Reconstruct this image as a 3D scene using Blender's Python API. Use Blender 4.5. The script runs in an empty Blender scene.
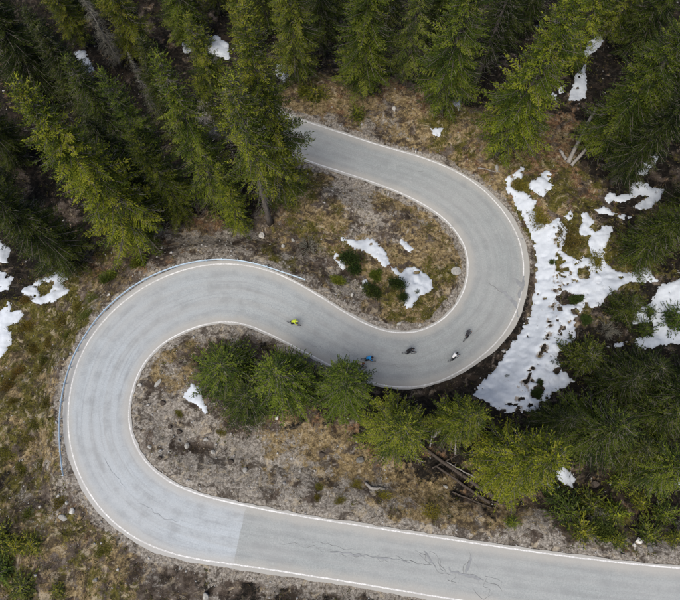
import bpy, bmesh, math, random
import numpy as np
from mathutils import Vector, Matrix, Quaternion

scene = bpy.context.scene
R = math.radians
PI = math.pi
random.seed(7)

# ------------------------------------------------------------------ camera
CAM_H, TILT, FPX = 78.0, R(14.7), 630.0          # drone height over the middle leg of the road, tilt from straight down, focal length (px of a 680 px wide picture)
cam_data = bpy.data.cameras.new('camera')
cam = bpy.data.objects.new('camera', cam_data)
scene.collection.objects.link(cam)
scene.camera = cam
cam.location = (0, 0, CAM_H)
cam.rotation_euler = (TILT, 0, 0)
cam_data.sensor_fit = 'HORIZONTAL'
cam_data.sensor_width = 36.0
cam_data.lens = 36.0 * FPX / 680.0
cam_data.clip_start = 0.5
cam_data.clip_end = 4000

# ------------------------------------------------------------------ sky, sun, exposure
SUN_AZ, SUN_EL = 215.0, 62.0                      # degrees: azimuth from +Y clockwise, elevation
world = bpy.data.worlds.new('World')
scene.world = world
world.use_nodes = True
wn, wl = world.node_tree.nodes, world.node_tree.links
sky = wn.new('ShaderNodeTexSky')
sky.sky_type = 'NISHITA'
sky.sun_disc = False
sky.sun_elevation = R(SUN_EL)
sky.sun_rotation = R(SUN_AZ)
sky.altitude = 1800
sky.air_density = 0.7
sky.dust_density = 9.0
sky.ozone_density = 1.0
bg = wn['Background']
bg.inputs['Strength'].default_value = 0.08
wl.new(sky.outputs[0], bg.inputs[0])

sun_data = bpy.data.lights.new('sun', 'SUN')
sun = bpy.data.objects.new('sun', sun_data)
scene.collection.objects.link(sun)
sun_data.energy = 1.5
sun_data.angle = R(42)
sun_data.color = (1.0, 0.94, 0.85)
az, el = R(SUN_AZ), R(SUN_EL)
sdir = Vector((math.sin(az) * math.cos(el), math.cos(az) * math.cos(el), math.sin(el)))
sun.rotation_euler = sdir.to_track_quat('Z', 'Y').to_euler()
sun.location = (0, 0, 120)

vs = scene.view_settings
vs.view_transform = 'Standard'
vs.look = 'None'
vs.gamma = 1.0
vs.use_curve_mapping = False
vs.exposure = 1.1
scene.cycles.max_bounces = 6
scene.cycles.diffuse_bounces = 3
scene.cycles.transparent_max_bounces = 4
scene.cycles.caustics_reflective = False
scene.cycles.caustics_refractive = False

COL = scene.collection

# ------------------------------------------------------------------ helpers
_rng = np.random.default_rng(11)
_perm = _rng.random((8, 256, 256))


def vnoise(x, y, seed=0):
    """smooth value noise, 0..1"""
    t = _perm[seed % 8]
    xi = np.floor(x).astype(int); yi = np.floor(y).astype(int)
    fx = x - xi; fy = y - yi
    fx = fx * fx * (3 - 2 * fx); fy = fy * fy * (3 - 2 * fy)
    a = t[xi & 255, yi & 255]; b = t[(xi + 1) & 255, yi & 255]
    c = t[xi & 255, (yi + 1) & 255]; d = t[(xi + 1) & 255, (yi + 1) & 255]
    return (a * (1 - fx) + b * fx) * (1 - fy) + (c * (1 - fx) + d * fx) * fy


def fbm(x, y, octaves=4, seed=0, gain=0.5):
    s = 0.0; a = 1.0; n = 0.0
    for o in range(octaves):
        s = s + a * vnoise(x * 2 ** o + 17.3 * o, y * 2 ** o - 9.1 * o, seed + o)
        n += a; a *= gain
    return s / n


def sstep(a, b, x):
    t = np.clip((x - a) / (b - a), 0, 1)
    return t * t * (3 - 2 * t)


def mesh_np(name, verts, quads=None, tris=None, mat=None, smooth=False):
    """a mesh from arrays: quads (M,4) and/or tris (K,3)"""
    me = bpy.data.meshes.new(name)
    verts = np.asarray(verts, dtype=np.float32)
    parts = []; sizes = []
    if quads is not None and len(quads):
        q = np.asarray(quads, dtype=np.int32); parts.append(q.ravel()); sizes.append(np.full(len(q), 4, np.int32))
    if tris is not None and len(tris):
        t = np.asarray(tris, dtype=np.int32); parts.append(t.ravel()); sizes.append(np.full(len(t), 3, np.int32))
    loops = np.concatenate(parts); sz = np.concatenate(sizes)
    me.vertices.add(len(verts)); me.vertices.foreach_set('co', verts.ravel())
    me.loops.add(len(loops)); me.loops.foreach_set('vertex_index', loops)
    me.polygons.add(len(sz))
    st = np.concatenate(([0], np.cumsum(sz)[:-1])).astype(np.int32)
    me.polygons.foreach_set('loop_start', st)
    me.polygons.foreach_set('loop_total', sz)
    if smooth:
        me.polygons.foreach_set('use_smooth', np.ones(len(sz), bool))
    me.update(calc_edges=True)
    if mat: me.materials.append(mat)
    return me


def vattr(me, name, rgb):
    """a per-vertex colour attribute"""
    a = me.attributes.new(name, 'FLOAT_COLOR', 'POINT')
    c = np.ones((len(me.vertices), 4), np.float32)
    rgb = np.asarray(rgb, np.float32)
    c[:, :rgb.shape[1]] = rgb
    a.data.foreach_set('color', c.ravel())


def add(name, me, parent=None, loc=None, rot=None, scale=None):
    o = bpy.data.objects.new(name, me)
    COL.objects.link(o)
    if parent is not None: o.parent = parent
    if loc is not None: o.location = loc
    if rot is not None: o.rotation_euler = rot
    if scale is not None: o.scale = scale
    return o


def tag(o, label=None, cat=None, group=None, kind=None):
    if label: o['label'] = label
    if cat: o['category'] = cat
    if group: o['group'] = group
    if kind: o['kind'] = kind
    return o


def tube(path, radii, n=6, cap=True):
    """a tapered tube along a path -> verts, quads, tris"""
    P_ = [Vector(p) for p in path]
    V = []; Q = []; T = []
    up = Vector((0, 0, 1))
    for i, p in enumerate(P_):
        d = (P_[min(i + 1, len(P_) - 1)] - P_[max(i - 1, 0)]).normalized()
        a = d.cross(up)
        if a.length < 1e-3: a = d.cross(Vector((1, 0, 0)))
        a.normalize(); b = d.cross(a)
        for k in range(n):
            t = 2 * PI * k / n
            V.append(tuple(p + (a * math.cos(t) + b * math.sin(t)) * radii[i]))
    for i in range(len(P_) - 1):
        for k in range(n):
            Q.append((i * n + k, i * n + (k + 1) % n, (i + 1) * n + (k + 1) % n, (i + 1) * n + k))
    if cap:
        V.append(tuple(P_[0])); V.append(tuple(P_[-1]))
        e = len(P_) - 1
        for k in range(n):
            T.append((len(V) - 2, (k + 1) % n, k))
            T.append((len(V) - 1, e * n + k, e * n + (k + 1) % n))
    return V, Q, T


class Geo:
    """collects shapes into one mesh"""
    def __init__(s): s.V = []; s.Q = []; s.T = []
    def put(s, V, Q, T=()):
        o = len(s.V); s.V += list(V)
        s.Q += [tuple(i + o for i in q) for q in Q]
        s.T += [tuple(i + o for i in t) for t in T]
        return s
    def tube(s, path, radii, n=6):
        if not hasattr(radii, '__len__'): radii = [radii] * len(path)
        return s.put(*tube(path, radii, n))
    def box(s, c, size, rz=0.0):
        cx, cy, cz = c; x, y, z = [v / 2 for v in size]
        V = []
        for k in range(8):
            px = x if k & 1 else -x; py = y if k & 2 else -y; pz = z if k & 4 else -z
            V.append((cx + px * math.cos(rz) - py * math.sin(rz), cy + px * math.sin(rz) + py * math.cos(rz), cz + pz))
        return s.put(V, [(0, 2, 3, 1), (4, 5, 7, 6), (0, 1, 5, 4), (2, 6, 7, 3), (0, 4, 6, 2), (1, 3, 7, 5)])
    def ellipsoid(s, c, r, nu=12, nv=8, rot=None):
        V = []; Q = []; T = []
        for j in range(1, nv):
            ph = PI * j / nv
            for i in range(nu):
                th = 2 * PI * i / nu
                p = Vector((r[0] * math.sin(ph) * math.cos(th), r[1] * math.sin(ph) * math.sin(th), r[2] * math.cos(ph)))
                if rot: p = rot @ p
                V.append((c[0] + p.x, c[1] + p.y, c[2] + p.z))
        for pole in (r[2], -r[2]):
            p = Vector((0, 0, pole))
            if rot: p = rot @ p
            V.append((c[0] + p.x, c[1] + p.y, c[2] + p.z))
        for j in range(nv - 2):
            for i in range(nu):
                Q.append((j * nu + i, (j + 1) * nu + i, (j + 1) * nu + (i + 1) % nu, j * nu + (i + 1) % nu))
        tp = (nv - 1) * nu
        for i in range(nu):
            T.append((tp, i, (i + 1) % nu)); T.append((tp + 1, (nv - 2) * nu + (i + 1) % nu, (nv - 2) * nu + i))
        return s.put(V, Q, T)
    def torus(s, c, R_, r_, nu=28, nv=6, axis='Y'):
        V = []; Q = []
        for i in range(nu):
            a = 2 * PI * i / nu
            for j in range(nv):
                b = 2 * PI * j / nv
                q = (R_ + r_ * math.cos(b))
                V.append((c[0] + q * math.cos(a), c[1] + r_ * math.sin(b), c[2] + q * math.sin(a)))
        for i in range(nu):
            for j in range(nv):
                Q.append((i * nv + j, i * nv + (j + 1) % nv, ((i + 1) % nu) * nv + (j + 1) % nv, ((i + 1) % nu) * nv + j))
        return s.put(V, Q)
    def mesh(s, name, mat, smooth=True): return mesh_np(name, s.V, s.Q, s.T, mat, smooth)


# ------------------------------------------------------------------ materials
class NT:
    """tiny node-tree writer"""
    def __init__(s, name, rough=0.85, spec=0.3):
        s.m = bpy.data.materials.new(name); s.m.use_nodes = True
        s.n = s.m.node_tree.nodes; s.l = s.m.node_tree.links
        s.b = s.n['Principled BSDF']
        s.b.inputs['Roughness'].default_value = rough
        s.b.inputs['Specular IOR Level'].default_value = spec
    def new(s, t, **kw):
        o = s.n.new(t)
        for k, v in kw.items():
            if k.startswith('i_'):
                key = k[2:].replace('_', ' ')
                o.inputs[key].default_value = v
            else: setattr(o, k, v)
        return o
    def coord(s, which='Object'): return s.new('ShaderNodeTexCoord').outputs[which]
    def attr(s, name): return s.new('ShaderNodeAttribute', attribute_name=name)
    def noise(s, vec, scale, detail=4, rough=0.55, out='Fac', dist=0.0):
        o = s.new('ShaderNodeTexNoise', i_Scale=scale, i_Detail=detail, i_Roughness=rough, i_Distortion=dist)
        s.l.new(vec, o.inputs['Vector']); return o.outputs[out]
    def maprange(s, v, a, b, c=0.0, d=1.0, smooth=True):
        o = s.new('ShaderNodeMapRange', interpolation_type='SMOOTHSTEP' if smooth else 'LINEAR')
        for i, x in zip((1, 2, 3, 4), (a, b, c, d)): o.inputs[i].default_value = x
        s.l.new(v, o.inputs[0]); return o.outputs[0]
    def math(s, op, a, b=None, c=None):
        o = s.new('ShaderNodeMath', operation=op)
        for i, x in enumerate((a, b, c)):
            if x is None: continue
            if isinstance(x, (int, float)): o.inputs[i].default_value = x
            else: s.l.new(x, o.inputs[i])
        return o.outputs[0]
    def mix(s, fac, a, b, blend='MIX'):
        o = s.new('ShaderNodeMix', data_type='RGBA', blend_type=blend)
        for sock, x in ((o.inputs[0], fac), (o.inputs[6], a), (o.inputs[7], b)):
            if isinstance(x, (int, float)): sock.default_value = x
            elif isinstance(x, tuple): sock.default_value = (*x, 1) if len(x) == 3 else x
            else: s.l.new(x, sock)
        return o.outputs[2]
    def ramp(s, fac, stops):
        o = s.new('ShaderNodeValToRGB'); e = o.color_ramp.elements
        while len(e) < len(stops): e.new(0.5)
        for el_, (p, c) in zip(e, stops): el_.position = p; el_.color = (*c, 1)
        s.l.new(fac, o.inputs[0]); return o.outputs[0]
    def color(s, c):
        if isinstance(c, tuple): s.b.inputs['Base Color'].default_value = (*c, 1)
        else: s.l.new(c, s.b.inputs['Base Color'])
    def bump(s, h, strength=0.4, dist=0.1):
        o = s.new('ShaderNodeBump'); o.inputs['Strength'].default_value = strength; o.inputs['Distance'].default_value = dist
        s.l.new(h, o.inputs['Height']); s.l.new(o.outputs[0], s.b.inputs['Normal'])


def plain(name, c, rough=0.6, spec=0.4, metal=0.0, var=0.12, scale=9.0):
    t = NT(name, rough, spec); t.b.inputs['Metallic'].default_value = metal
    n = t.noise(t.coord(), scale)
    lo = tuple(x * (1 - var) for x in c); hi = tuple(min(1, x * (1 + var)) for x in c)
    t.color(t.ramp(n, [(0.3, lo), (0.7, hi)]))
    return t.m


def mat_ground():
    t = NT('ground', 0.95, 0.15)
    co = t.coord()
    c1 = t.new('ShaderNodeSeparateColor'); t.l.new(t.attr('cover_a').outputs['Color'], c1.inputs[0])
    c2 = t.new('ShaderNodeSeparateColor'); t.l.new(t.attr('cover_b').outputs['Color'], c2.inputs[0])
    big = t.noise(co, 0.22, 5, 0.6); mid = t.noise(co, 0.9, 6, 0.65); fine = t.noise(co, 5.0, 5, 0.7); vfine = t.noise(co, 16.0, 3, 0.7)
    # colours of the single covers, each with its own grain
    soil = t.ramp(mid, [(0.38, (0.035, 0.026, 0.020)), (0.52, (0.095, 0.074, 0.057)), (0.66, (0.18, 0.15, 0.122))])
    grav = t.ramp(t.noise(co, 3.6, 8, 0.75), [(0.34, (0.065, 0.055, 0.043)), (0.45, (0.195, 0.172, 0.142)), (0.55, (0.325, 0.295, 0.25)), (0.67, (0.56, 0.52, 0.46))])
    tan = t.ramp(t.noise(co, 2.2, 8, 0.75), [(0.36, (0.06, 0.042, 0.021)), (0.48, (0.18, 0.132, 0.066)), (0.58, (0.33, 0.25, 0.125)), (0.70, (0.50, 0.40, 0.23))])
    oliv = t.ramp(t.noise(co, 1.8, 8, 0.75), [(0.36, (0.024, 0.022, 0.007)), (0.50, (0.080, 0.072, 0.014)), (0.60, (0.145, 0.122, 0.030)), (0.70, (0.23, 0.18, 0.07))])
    redb = t.ramp(t.noise(co, 2.4, 8, 0.75), [(0.34, (0.035, 0.02, 0.012)), (0.48, (0.14, 0.078, 0.04)), (0.58, (0.25, 0.155, 0.08)), (0.68, (0.36, 0.25, 0.15))])
    dark = t.ramp(t.noise(co, 2.2, 8, 0.7), [(0.40, (0.006, 0.005, 0.004)), (0.58, (0.019, 0.016, 0.012)), (0.72, (0.06, 0.05, 0.04))])  # dark litter, near black: shade under the spruces is put into its colour
    def edge(w, n, k=0.85):
        s = t.math('MULTIPLY_ADD', t.math('SUBTRACT', n, 0.5), k * 2.2, w)
        return t.maprange(s, 0.34, 0.62)
    n1 = t.noise(co, 1.3, 7, 0.7); n2 = t.noise(co, 1.7, 7, 0.72, dist=0.6); n3 = t.noise(co, 0.8, 7, 0.7, dist=0.4)
    col = soil
    col = t.mix(edge(c2.outputs[0], n3), col, redb)
    col = t.mix(edge(c1.outputs[1], n1), col, tan)
    col = t.mix(edge(c1.outputs[2], n2), col, oliv)
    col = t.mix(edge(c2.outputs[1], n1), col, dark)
    col = t.mix(edge(c1.outputs[0], n2, 0.75), col, grav)
    # stray pale stones and dark debris, fewer where near-black litter carries painted tree shade
    nd = t.maprange(c2.outputs[1], 0.25, 0.75, 1.0, 0.12)
    vo = t.new('ShaderNodeTexVoronoi', i_Scale=3.4, i_Randomness=1.0); t.l.new(co, vo.inputs['Vector'])
    sc = t.new('ShaderNodeSeparateColor'); t.l.new(vo.outputs['Color'], sc.inputs[0])
    st = t.math('MULTIPLY', t.maprange(vo.outputs['Distance'], 0.26, 0.16), t.math('GREATER_THAN', sc.outputs[0], 0.84))
    col = t.mix(t.math('MULTIPLY', t.math('MULTIPLY', st, 0.75), nd), col, (0.30, 0.285, 0.26))
    b1 = t.noise(co, 0.55, 8, 0.66, dist=0.8); b2 = t.noise(co, 0.8, 8, 0.66, dist=1.0)
    col = t.mix(t.maprange(b1, 0.53, 0.60, 0, 0.75), col, (0.042, 0.031, 0.022))
    col = t.mix(t.math('MULTIPLY', t.maprange(b2, 0.54, 0.66, 0, 0.65), nd), col, (0.46, 0.385, 0.265))
    col = t.mix(t.maprange(vfine, 0.56, 0.70, 0, 0.6), col, (0.035, 0.028, 0.022))
    col = t.mix(t.math('MULTIPLY', t.maprange(fine, 0.58, 0.72, 0, 0.4), nd), col, (0.40, 0.36, 0.30))
    t.color(col)
    h = t.math('ADD', t.math('MULTIPLY', fine, 0.6), t.math('ADD', mid, t.math('MULTIPLY', vfine, 0.35)))
    t.bump(h, 0.9, 0.22)
    return t.m


def mat_road():
    t = NT('asphalt', 0.8, 0.35)
    uv = t.coord('UV'); co = t.coord()
    sep = t.new('ShaderNodeSeparateXYZ'); t.l.new(uv, sep.inputs[0])       # x: metres across from the left line, y: metres along
    u, v = sep.outputs[0], sep.outputs[1]
    fine = t.noise(co, 7.0, 6, 0.75); mid = t.noise(co, 0.5, 6, 0.66); big = t.noise(co, 0.09, 4, 0.55)
    # streaks along the driving direction
    cmb = t.new('ShaderNodeCombineXYZ'); t.l.new(t.math('MULTIPLY', u, 1.0), cmb.inputs[0]); t.l.new(t.math('MULTIPLY', v, 0.045), cmb.inputs[1])
    streak = t.noise(cmb.outputs[0], 2.6, 5, 0.65)
    cmb2 = t.new('ShaderNodeCombineXYZ'); t.l.new(u, cmb2.inputs[0]); t.l.new(t.math('MULTIPLY', v, 0.02), cmb2.inputs[1])
    streak2 = t.noise(cmb2.outputs[0], 0.8, 3, 0.5)
    old = t.ramp(fine, [(0.34, (0.235, 0.25, 0.243)), (0.5, (0.29, 0.312, 0.306)), (0.66, (0.355, 0.368, 0.355))])
    new = t.ramp(fine, [(0.34, (0.325, 0.358, 0.375)), (0.5, (0.385, 0.418, 0.437)), (0.66, (0.445, 0.475, 0.49))])
    # the resurfaced stretch round the left bend: a straight seam at one end, blended gradually into the old tone at the other
    wob = t.math('MULTIPLY', t.math('SUBTRACT', t.noise(co, 1.2, 3), 0.5), 0.35)
    vv = t.math('ADD', v, wob)
    seam = t.maprange(t.math('SUBTRACT', t.attr('seam').outputs['Fac'], wob), -0.05, 0.05)
    fade = t.maprange(t.attr('tone_fade').outputs['Fac'], 0.0, 1.0)
    col = t.mix(t.math('MULTIPLY', seam, fade), old, new)
    col = t.mix(t.maprange(streak, 0.48, 0.70, 0.0, 0.38), col, (0.20, 0.207, 0.207))
    col = t.mix(t.maprange(streak2, 0.45, 0.7, 0.0, 0.35), col, (0.38, 0.385, 0.37))
    col = t.mix(t.maprange(mid, 0.48, 0.70, 0.0, 0.35), col, (0.215, 0.225, 0.225))
    col = t.mix(t.maprange(big, 0.4, 0.65, 0.0, 0.25), col, (0.38, 0.38, 0.365))
    lane = t.attr('lane').outputs['Fac']
    wt = t.math('MULTIPLY', t.maprange(t.math('ADD', lane, t.math('MULTIPLY', t.math('SUBTRACT', streak2, 0.5), 1.6)), 0.15, 0.95), t.maprange(mid, 0.30, 0.62))
    col = t.mix(t.math('MULTIPLY', wt, 0.30), col, (0.205, 0.213, 0.212))
    # pale dust beside the edge lines
    ue = t.attr('edge').outputs['Fac']
    dust = t.maprange(t.math('ADD', ue, t.math('MULTIPLY', t.math('SUBTRACT', t.noise(co, 0.7, 5, 0.65), 0.5), 0.9)), 1.7, 0.35)
    col = t.mix(t.math('MULTIPLY', dust, 0.7), col, (0.39, 0.37, 0.33))
    t.color(col)
    t.bump(fine, 0.25, 0.02)
    return t.m


def mat_paint():
    t = NT('road_paint', 0.6, 0.3); co = t.coord()
    w = t.noise(co, 5.0, 5, 0.75); b = t.noise(co, 0.35, 3, 0.6)
    f = t.maprange(t.math('ADD', w, t.math('MULTIPLY', b, 0.5)), 0.64, 0.86)
    t.color(t.mix(t.math('MULTIPLY', f, 0.85), (0.72, 0.72, 0.70), (0.44, 0.435, 0.42)))
    return t.m


def mat_snow():
    t = NT('snow', 0.75, 0.3); co = t.coord('Object')
    n = t.noise(co, 0.8, 6, 0.65); f = t.noise(co, 9.0, 4, 0.7); g = t.noise(co, 2.6, 6, 0.7, dist=0.5)
    a = t.attr('dirt').outputs['Fac']
    col = t.ramp(n, [(0.3, (0.46, 0.50, 0.54)), (0.7, (0.60, 0.64, 0.68))])
    d = t.maprange(t.math('ADD', t.math('MULTIPLY', a, 0.7), t.math('MULTIPLY', g, 0.55)), 0.52, 0.95)
    col = t.mix(t.math('MULTIPLY', d, 0.85), col, (0.24, 0.20, 0.15))
    col = t.mix(t.maprange(f, 0.70, 0.80, 0, 0.5), col, (0.22, 0.19, 0.15))
    t.color(col)
    t.b.inputs['Subsurface Weight'].default_value = 0.0
    t.bump(t.math('ADD', n, t.math('MULTIPLY', f, 0.25)), 0.35, 0.18)
    return t.m


def mat_needles(name, stops, trans=0.12):
    t = NT(name, 0.7, 0.15)
    a = t.attr('tint')
    sep = t.new('ShaderNodeSeparateColor'); t.l.new(a.outputs['Color'], sep.inputs[0])
    col = t.ramp(sep.outputs[0], stops)
    oi = t.new('ShaderNodeObjectInfo')
    col = t.mix(1.0, col, oi.outputs['Color'], 'MULTIPLY')
    t.color(col)
    tr = t.new('ShaderNodeBsdfTranslucent'); t.l.new(col, tr.inputs['Color'])
    mx = t.new('ShaderNodeMixShader'); mx.inputs[0].default_value = trans
    out = t.n['Material Output']
    t.l.new(t.b.outputs[0], mx.inputs[1]); t.l.new(tr.outputs[0], mx.inputs[2]); t.l.new(mx.outputs[0], out.inputs[0])
    return t.m


def mat_bark(name, lo, hi, scale=3.0):
    t = NT(name, 0.95, 0.1); co = t.coord()
    mp = t.new('ShaderNodeMapping'); mp.inputs['Scale'].default_value = (3, 3, 0.6); t.l.new(co, mp.inputs[0])
    n = t.noise(mp.outputs[0], scale, 6, 0.7)
    t.color(t.ramp(n, [(0.3, lo), (0.7, hi)])); t.bump(n, 0.8, 0.05)
    return t.m


def mat_rock():
    t = NT('stone', 0.9, 0.2); co = t.coord()
    n = t.noise(co, 2.5, 7, 0.7); f = t.noise(co, 14, 4, 0.7)
    col = t.ramp(n, [(0.3, (0.20, 0.19, 0.175)), (0.5, (0.36, 0.35, 0.325)), (0.72, (0.52, 0.505, 0.48))])
    col = t.mix(t.maprange(f, 0.55, 0.75, 0, 0.5), col, (0.12, 0.11, 0.10))
    oi = t.new('ShaderNodeObjectInfo'); col = t.mix(1.0, col, oi.outputs['Color'], 'MULTIPLY')
    t.color(col); t.bump(t.math('ADD', n, f), 0.7, 0.08)
    return t.m


M = {}
M['ground'] = mat_ground(); M['road'] = mat_road(); M['paint'] = mat_paint(); M['snow'] = mat_snow(); M['rock'] = mat_rock()
M['needle'] = mat_needles('spruce_needles', [(0.0, (0.020, 0.032, 0.005)), (0.35, (0.050, 0.070, 0.008)), (0.70, (0.145, 0.165, 0.011)), (0.93, (0.265, 0.275, 0.028)), (1.0, (0.14, 0.105, 0.045))])
M['leaf'] = mat_needles('shrub_leaves', [(0.0, (0.020, 0.030, 0.010)), (0.5, (0.045, 0.062, 0.014)), (0.9, (0.095, 0.11, 0.02)), (1.0, (0.13, 0.12, 0.04))])
M['drygrass'] = mat_needles('dry_grass', [(0.0, (0.09, 0.065, 0.03)), (0.5, (0.22, 0.165, 0.08)), (1.0, (0.38, 0.30, 0.16))], 0.15)
M['heath'] = mat_needles('heath_leaves', [(0.0, (0.030, 0.030, 0.010)), (0.5, (0.070, 0.070, 0.014)), (1.0, (0.15, 0.135, 0.03))], 0.15)
M['bark'] = mat_bark('spruce_bark', (0.085, 0.070, 0.058), (0.20, 0.175, 0.15))
M['twig'] = mat_bark('lichen_twigs', (0.10, 0.095, 0.075), (0.27, 0.26, 0.21), 6.0)
M['deadwood'] = mat_bark('dead_wood', (0.17, 0.155, 0.135), (0.36, 0.34, 0.31))
M['rotwood'] = mat_bark('fallen_wood', (0.035, 0.028, 0.022), (0.115, 0.095, 0.078))
M['steel'] = plain('galvanised_steel', (0.46, 0.58, 0.67), 0.5, 0.5, 0.15, 0.12, 2.0)
M['post_white'] = plain('white_plastic', (0.72, 0.72, 0.70), 0.5)
M['black'] = plain('black_rubber', (0.012, 0.012, 0.013), 0.7)
M['gunmetal'] = plain('painted_frame', (0.02, 0.02, 0.024), 0.3, 0.5)
M['alloy'] = plain('alloy', (0.32, 0.33, 0.34), 0.35, 0.5, 0.7)
M['skin'] = plain('skin', (0.48, 0.29, 0.20), 0.55, 0.3, 0, 0.06)
M['crack'] = plain('crack_filler', (0.17, 0.175, 0.175), 0.8, 0.2, 0, 0.25, 3.0)
M['stain'] = plain('damp_stain', (0.245, 0.255, 0.26), 0.7, 0.3, 0, 0.16, 1.6)

# ------------------------------------------------------------------ survey: from picture points to places on the ground
_c, _s = math.cos(TILT), math.sin(TILT)


def at(px, py, z=0.0):
    """the place at height z that the photograph shows at px, py (arrays allowed)"""
    u = (np.asarray(px, float) - 340.0) / FPX; v = (300.0 - np.asarray(py, float)) / FPX
    dy = v * _c + _s; dz = v * _s - _c
    t = (np.asarray(z, float) - CAM_H) / dz
    return u * t, dy * t


def proj(x, y, z):
    dx, dy, dz = x, y, z - CAM_H
    cy = dy * _c + dz * _s; cz = -dy * _s + dz * _c
    return 340 + FPX * dx / -cz, 300 - FPX * cy / -cz


# edge lines of the road as surveyed from the photograph
L1 = np.array([(222, 90), (258, 104), (301, 120), (343.5, 133.4), (378.8, 145.4), (414, 154.6), (438.8, 163), (460, 173), (479, 185), (493, 198.5), (507, 216), (517.6, 233.8), (523, 251.5),
    (524, 272.6), (521.9, 293.8), (515, 316.8), (500, 339.7), (479.5, 358), (457, 373), (432, 384.5), (410.6, 388), (389.4, 386.3), (371.8, 383), (346, 373), (322.4, 360.9), (295.9, 347.5), (265.9, 332),
    (248.2, 324.5), (234, 321.5), (222, 321), (208.2, 322.8), (190.6, 328.4), (173, 336.5), (155.3, 348.5), (143, 364.4), (134, 382), (129.5, 403), (128, 413), (129.5, 430), (135.9, 448), (148.2, 465.9),
    (165.9, 480), (187, 490.6), (211.8, 498.7), (240, 505), (283.5, 513.5), (326, 520.6), (368, 527), (410.6, 533.5), (460, 541), (486, 545), (531.8, 551.6), (581, 558.2), (630.6, 564), (680, 568.5), (740, 572), (820, 575)], float)
L2 = np.array([(232, 131), (268, 145), (317, 164), (340, 171), (368, 180), (396.5, 190.6), (421, 203), (432, 209), (446, 219.7), (456, 231), (464.7, 244), (469, 262), (468, 277), (463, 294),
    (453, 310), (441, 322), (428, 328.5), (410.6, 333), (393, 332.6), (375, 328.4), (357.6, 320), (340, 309.7), (319, 295.6), (301, 285), (283.5, 276), (262, 268.4), (241, 264.3), (220, 263.5), (197.6, 266),
    (176.5, 272), (155, 280.8), (137.6, 291), (120, 304.4), (102.4, 321), (90, 338), (79.4, 357), (72.4, 378.5), (68.3, 403), (67.8, 428.8), (70.6, 450), (77, 470), (88, 492), (102.4, 511.8), (123.5, 531),
    (144.7, 543.5), (169.4, 553), (197.6, 559.4), (240, 565.3), (290.6, 573), (333, 579.5), (375, 586.5), (417.6, 593.6), (446, 598.5), (500, 606), (560, 615), (620, 623), (680, 630), (740, 635), (820, 640)], float)


def resample(P_, n, smooth=0):
    P_ = np.asarray(P_, float)
    d = np.concatenate(([0], np.cumsum(np.linalg.norm(np.diff(P_, axis=0), axis=1))))
    s = np.linspace(0, d[-1], n)
    Q = np.stack([np.interp(s, d, P_[:, k]) for k in range(P_.shape[1])], 1)
    for _ in range(smooth):
        Q[1:-1] = 0.25 * Q[:-2] + 0.5 * Q[1:-1] + 0.25 * Q[2:]
    return Q


def pair_lines(A, B):
    """monotone pairing (dynamic time warping)"""
    n, m = len(A), len(B)
    C = np.linalg.norm(A[:, None] - B[None], axis=2) ** 2
    D = np.full((n, m), 1e18); D[0, 0] = C[0, 0]
    for i in range(n):
        for j in range(m):
            if i == j == 0: continue
            b = 1e18
            if i: b = min(b, D[i - 1, j])
            if j: b = min(b, D[i, j - 1])
            if i and j: b = min(b, D[i - 1, j - 1])
            D[i, j] = C[i, j] + b
    i, j = n - 1, m - 1; path = [(i, j)]
    while i or j:
        c = []
        if i and j: c.append((D[i - 1, j - 1], i - 1, j - 1))
        if i: c.append((D[i - 1, j], i - 1, j))
        if j: c.append((D[i, j - 1], i, j - 1))
        _, i, j = min(c); path.append((i, j))
    return path[::-1]


A_ = resample(L1, 260, 3); B_ = resample(L2, 260, 3)
pr = pair_lines(A_, B_)
mid_px = resample(np.array([(A_[i] + B_[j]) / 2 for i, j in pr]), 300, 6)
# heights: the road climbs steadily from the upper leg to the lower leg of the picture; the middle leg is zero
mid_s = np.concatenate(([0], np.cumsum(np.linalg.norm(np.diff(mid_px, axis=0), axis=1))))
i_mid = np.argmin(np.linalg.norm(mid_px - np.array((330, 325)), axis=1))
GRADE = 0.0085                                             # metres of climb per picture pixel of road (about 6.5 %)
z_mid = (mid_s - mid_s[i_mid]) * GRADE
cxy = np.stack(at(mid_px[:, 0], mid_px[:, 1], z_mid), 1)
def z_near(P_): return z_mid[np.argmin(np.linalg.norm(mid_px[None] - P_[:, None], axis=2), axis=1)]
Aw = np.stack(at(A_[:, 0], A_[:, 1], z_near(A_)), 1); Bw = np.stack(at(B_[:, 0], B_[:, 1], z_near(B_)), 1)
# stations every half metre along the centre line
length = np.linalg.norm(np.diff(cxy, axis=0), axis=1).sum()
NS = int(length / 0.5)
st3 = resample(np.column_stack([cxy, z_mid]), NS, 10)
C2 = st3[:, :2]; CZ = st3[:, 2]
tan_ = np.gradient(C2, axis=0); tan_ /= np.linalg.norm(tan_, axis=1)[:, None]
nrm = np.column_stack([-tan_[:, 1], tan_[:, 0]])           # towards the L1 side or away from it, fixed by sign below
if np.dot(Aw[130] - C2[np.argmin(np.linalg.norm(C2 - Aw[130], axis=1))], nrm[np.argmin(np.linalg.norm(C2 - Aw[130], axis=1))]) < 0: nrm = -nrm
def seg_dist(P_, Q):
    """distance from points P_ to polyline Q"""
    a = Q[:-1]; b = Q[1:]; ab = b - a
    t = np.clip(((P_[:, None] - a[None]) * ab[None]).sum(2) / ((ab ** 2).sum(1)[None] + 1e-12), 0, 1)
    return np.linalg.norm(P_[:, None] - (a[None] + t[..., None] * ab[None]), axis=2).min(1)
w1 = seg_dist(C2, Aw); w2 = seg_dist(C2, Bw)
for _ in range(30):
    w1[1:-1] = .25 * w1[:-2] + .5 * w1[1:-1] + .25 * w1[2:]; w2[1:-1] = .25 * w2[:-2] + .5 * w2[1:-1] + .25 * w2[2:]
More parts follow.
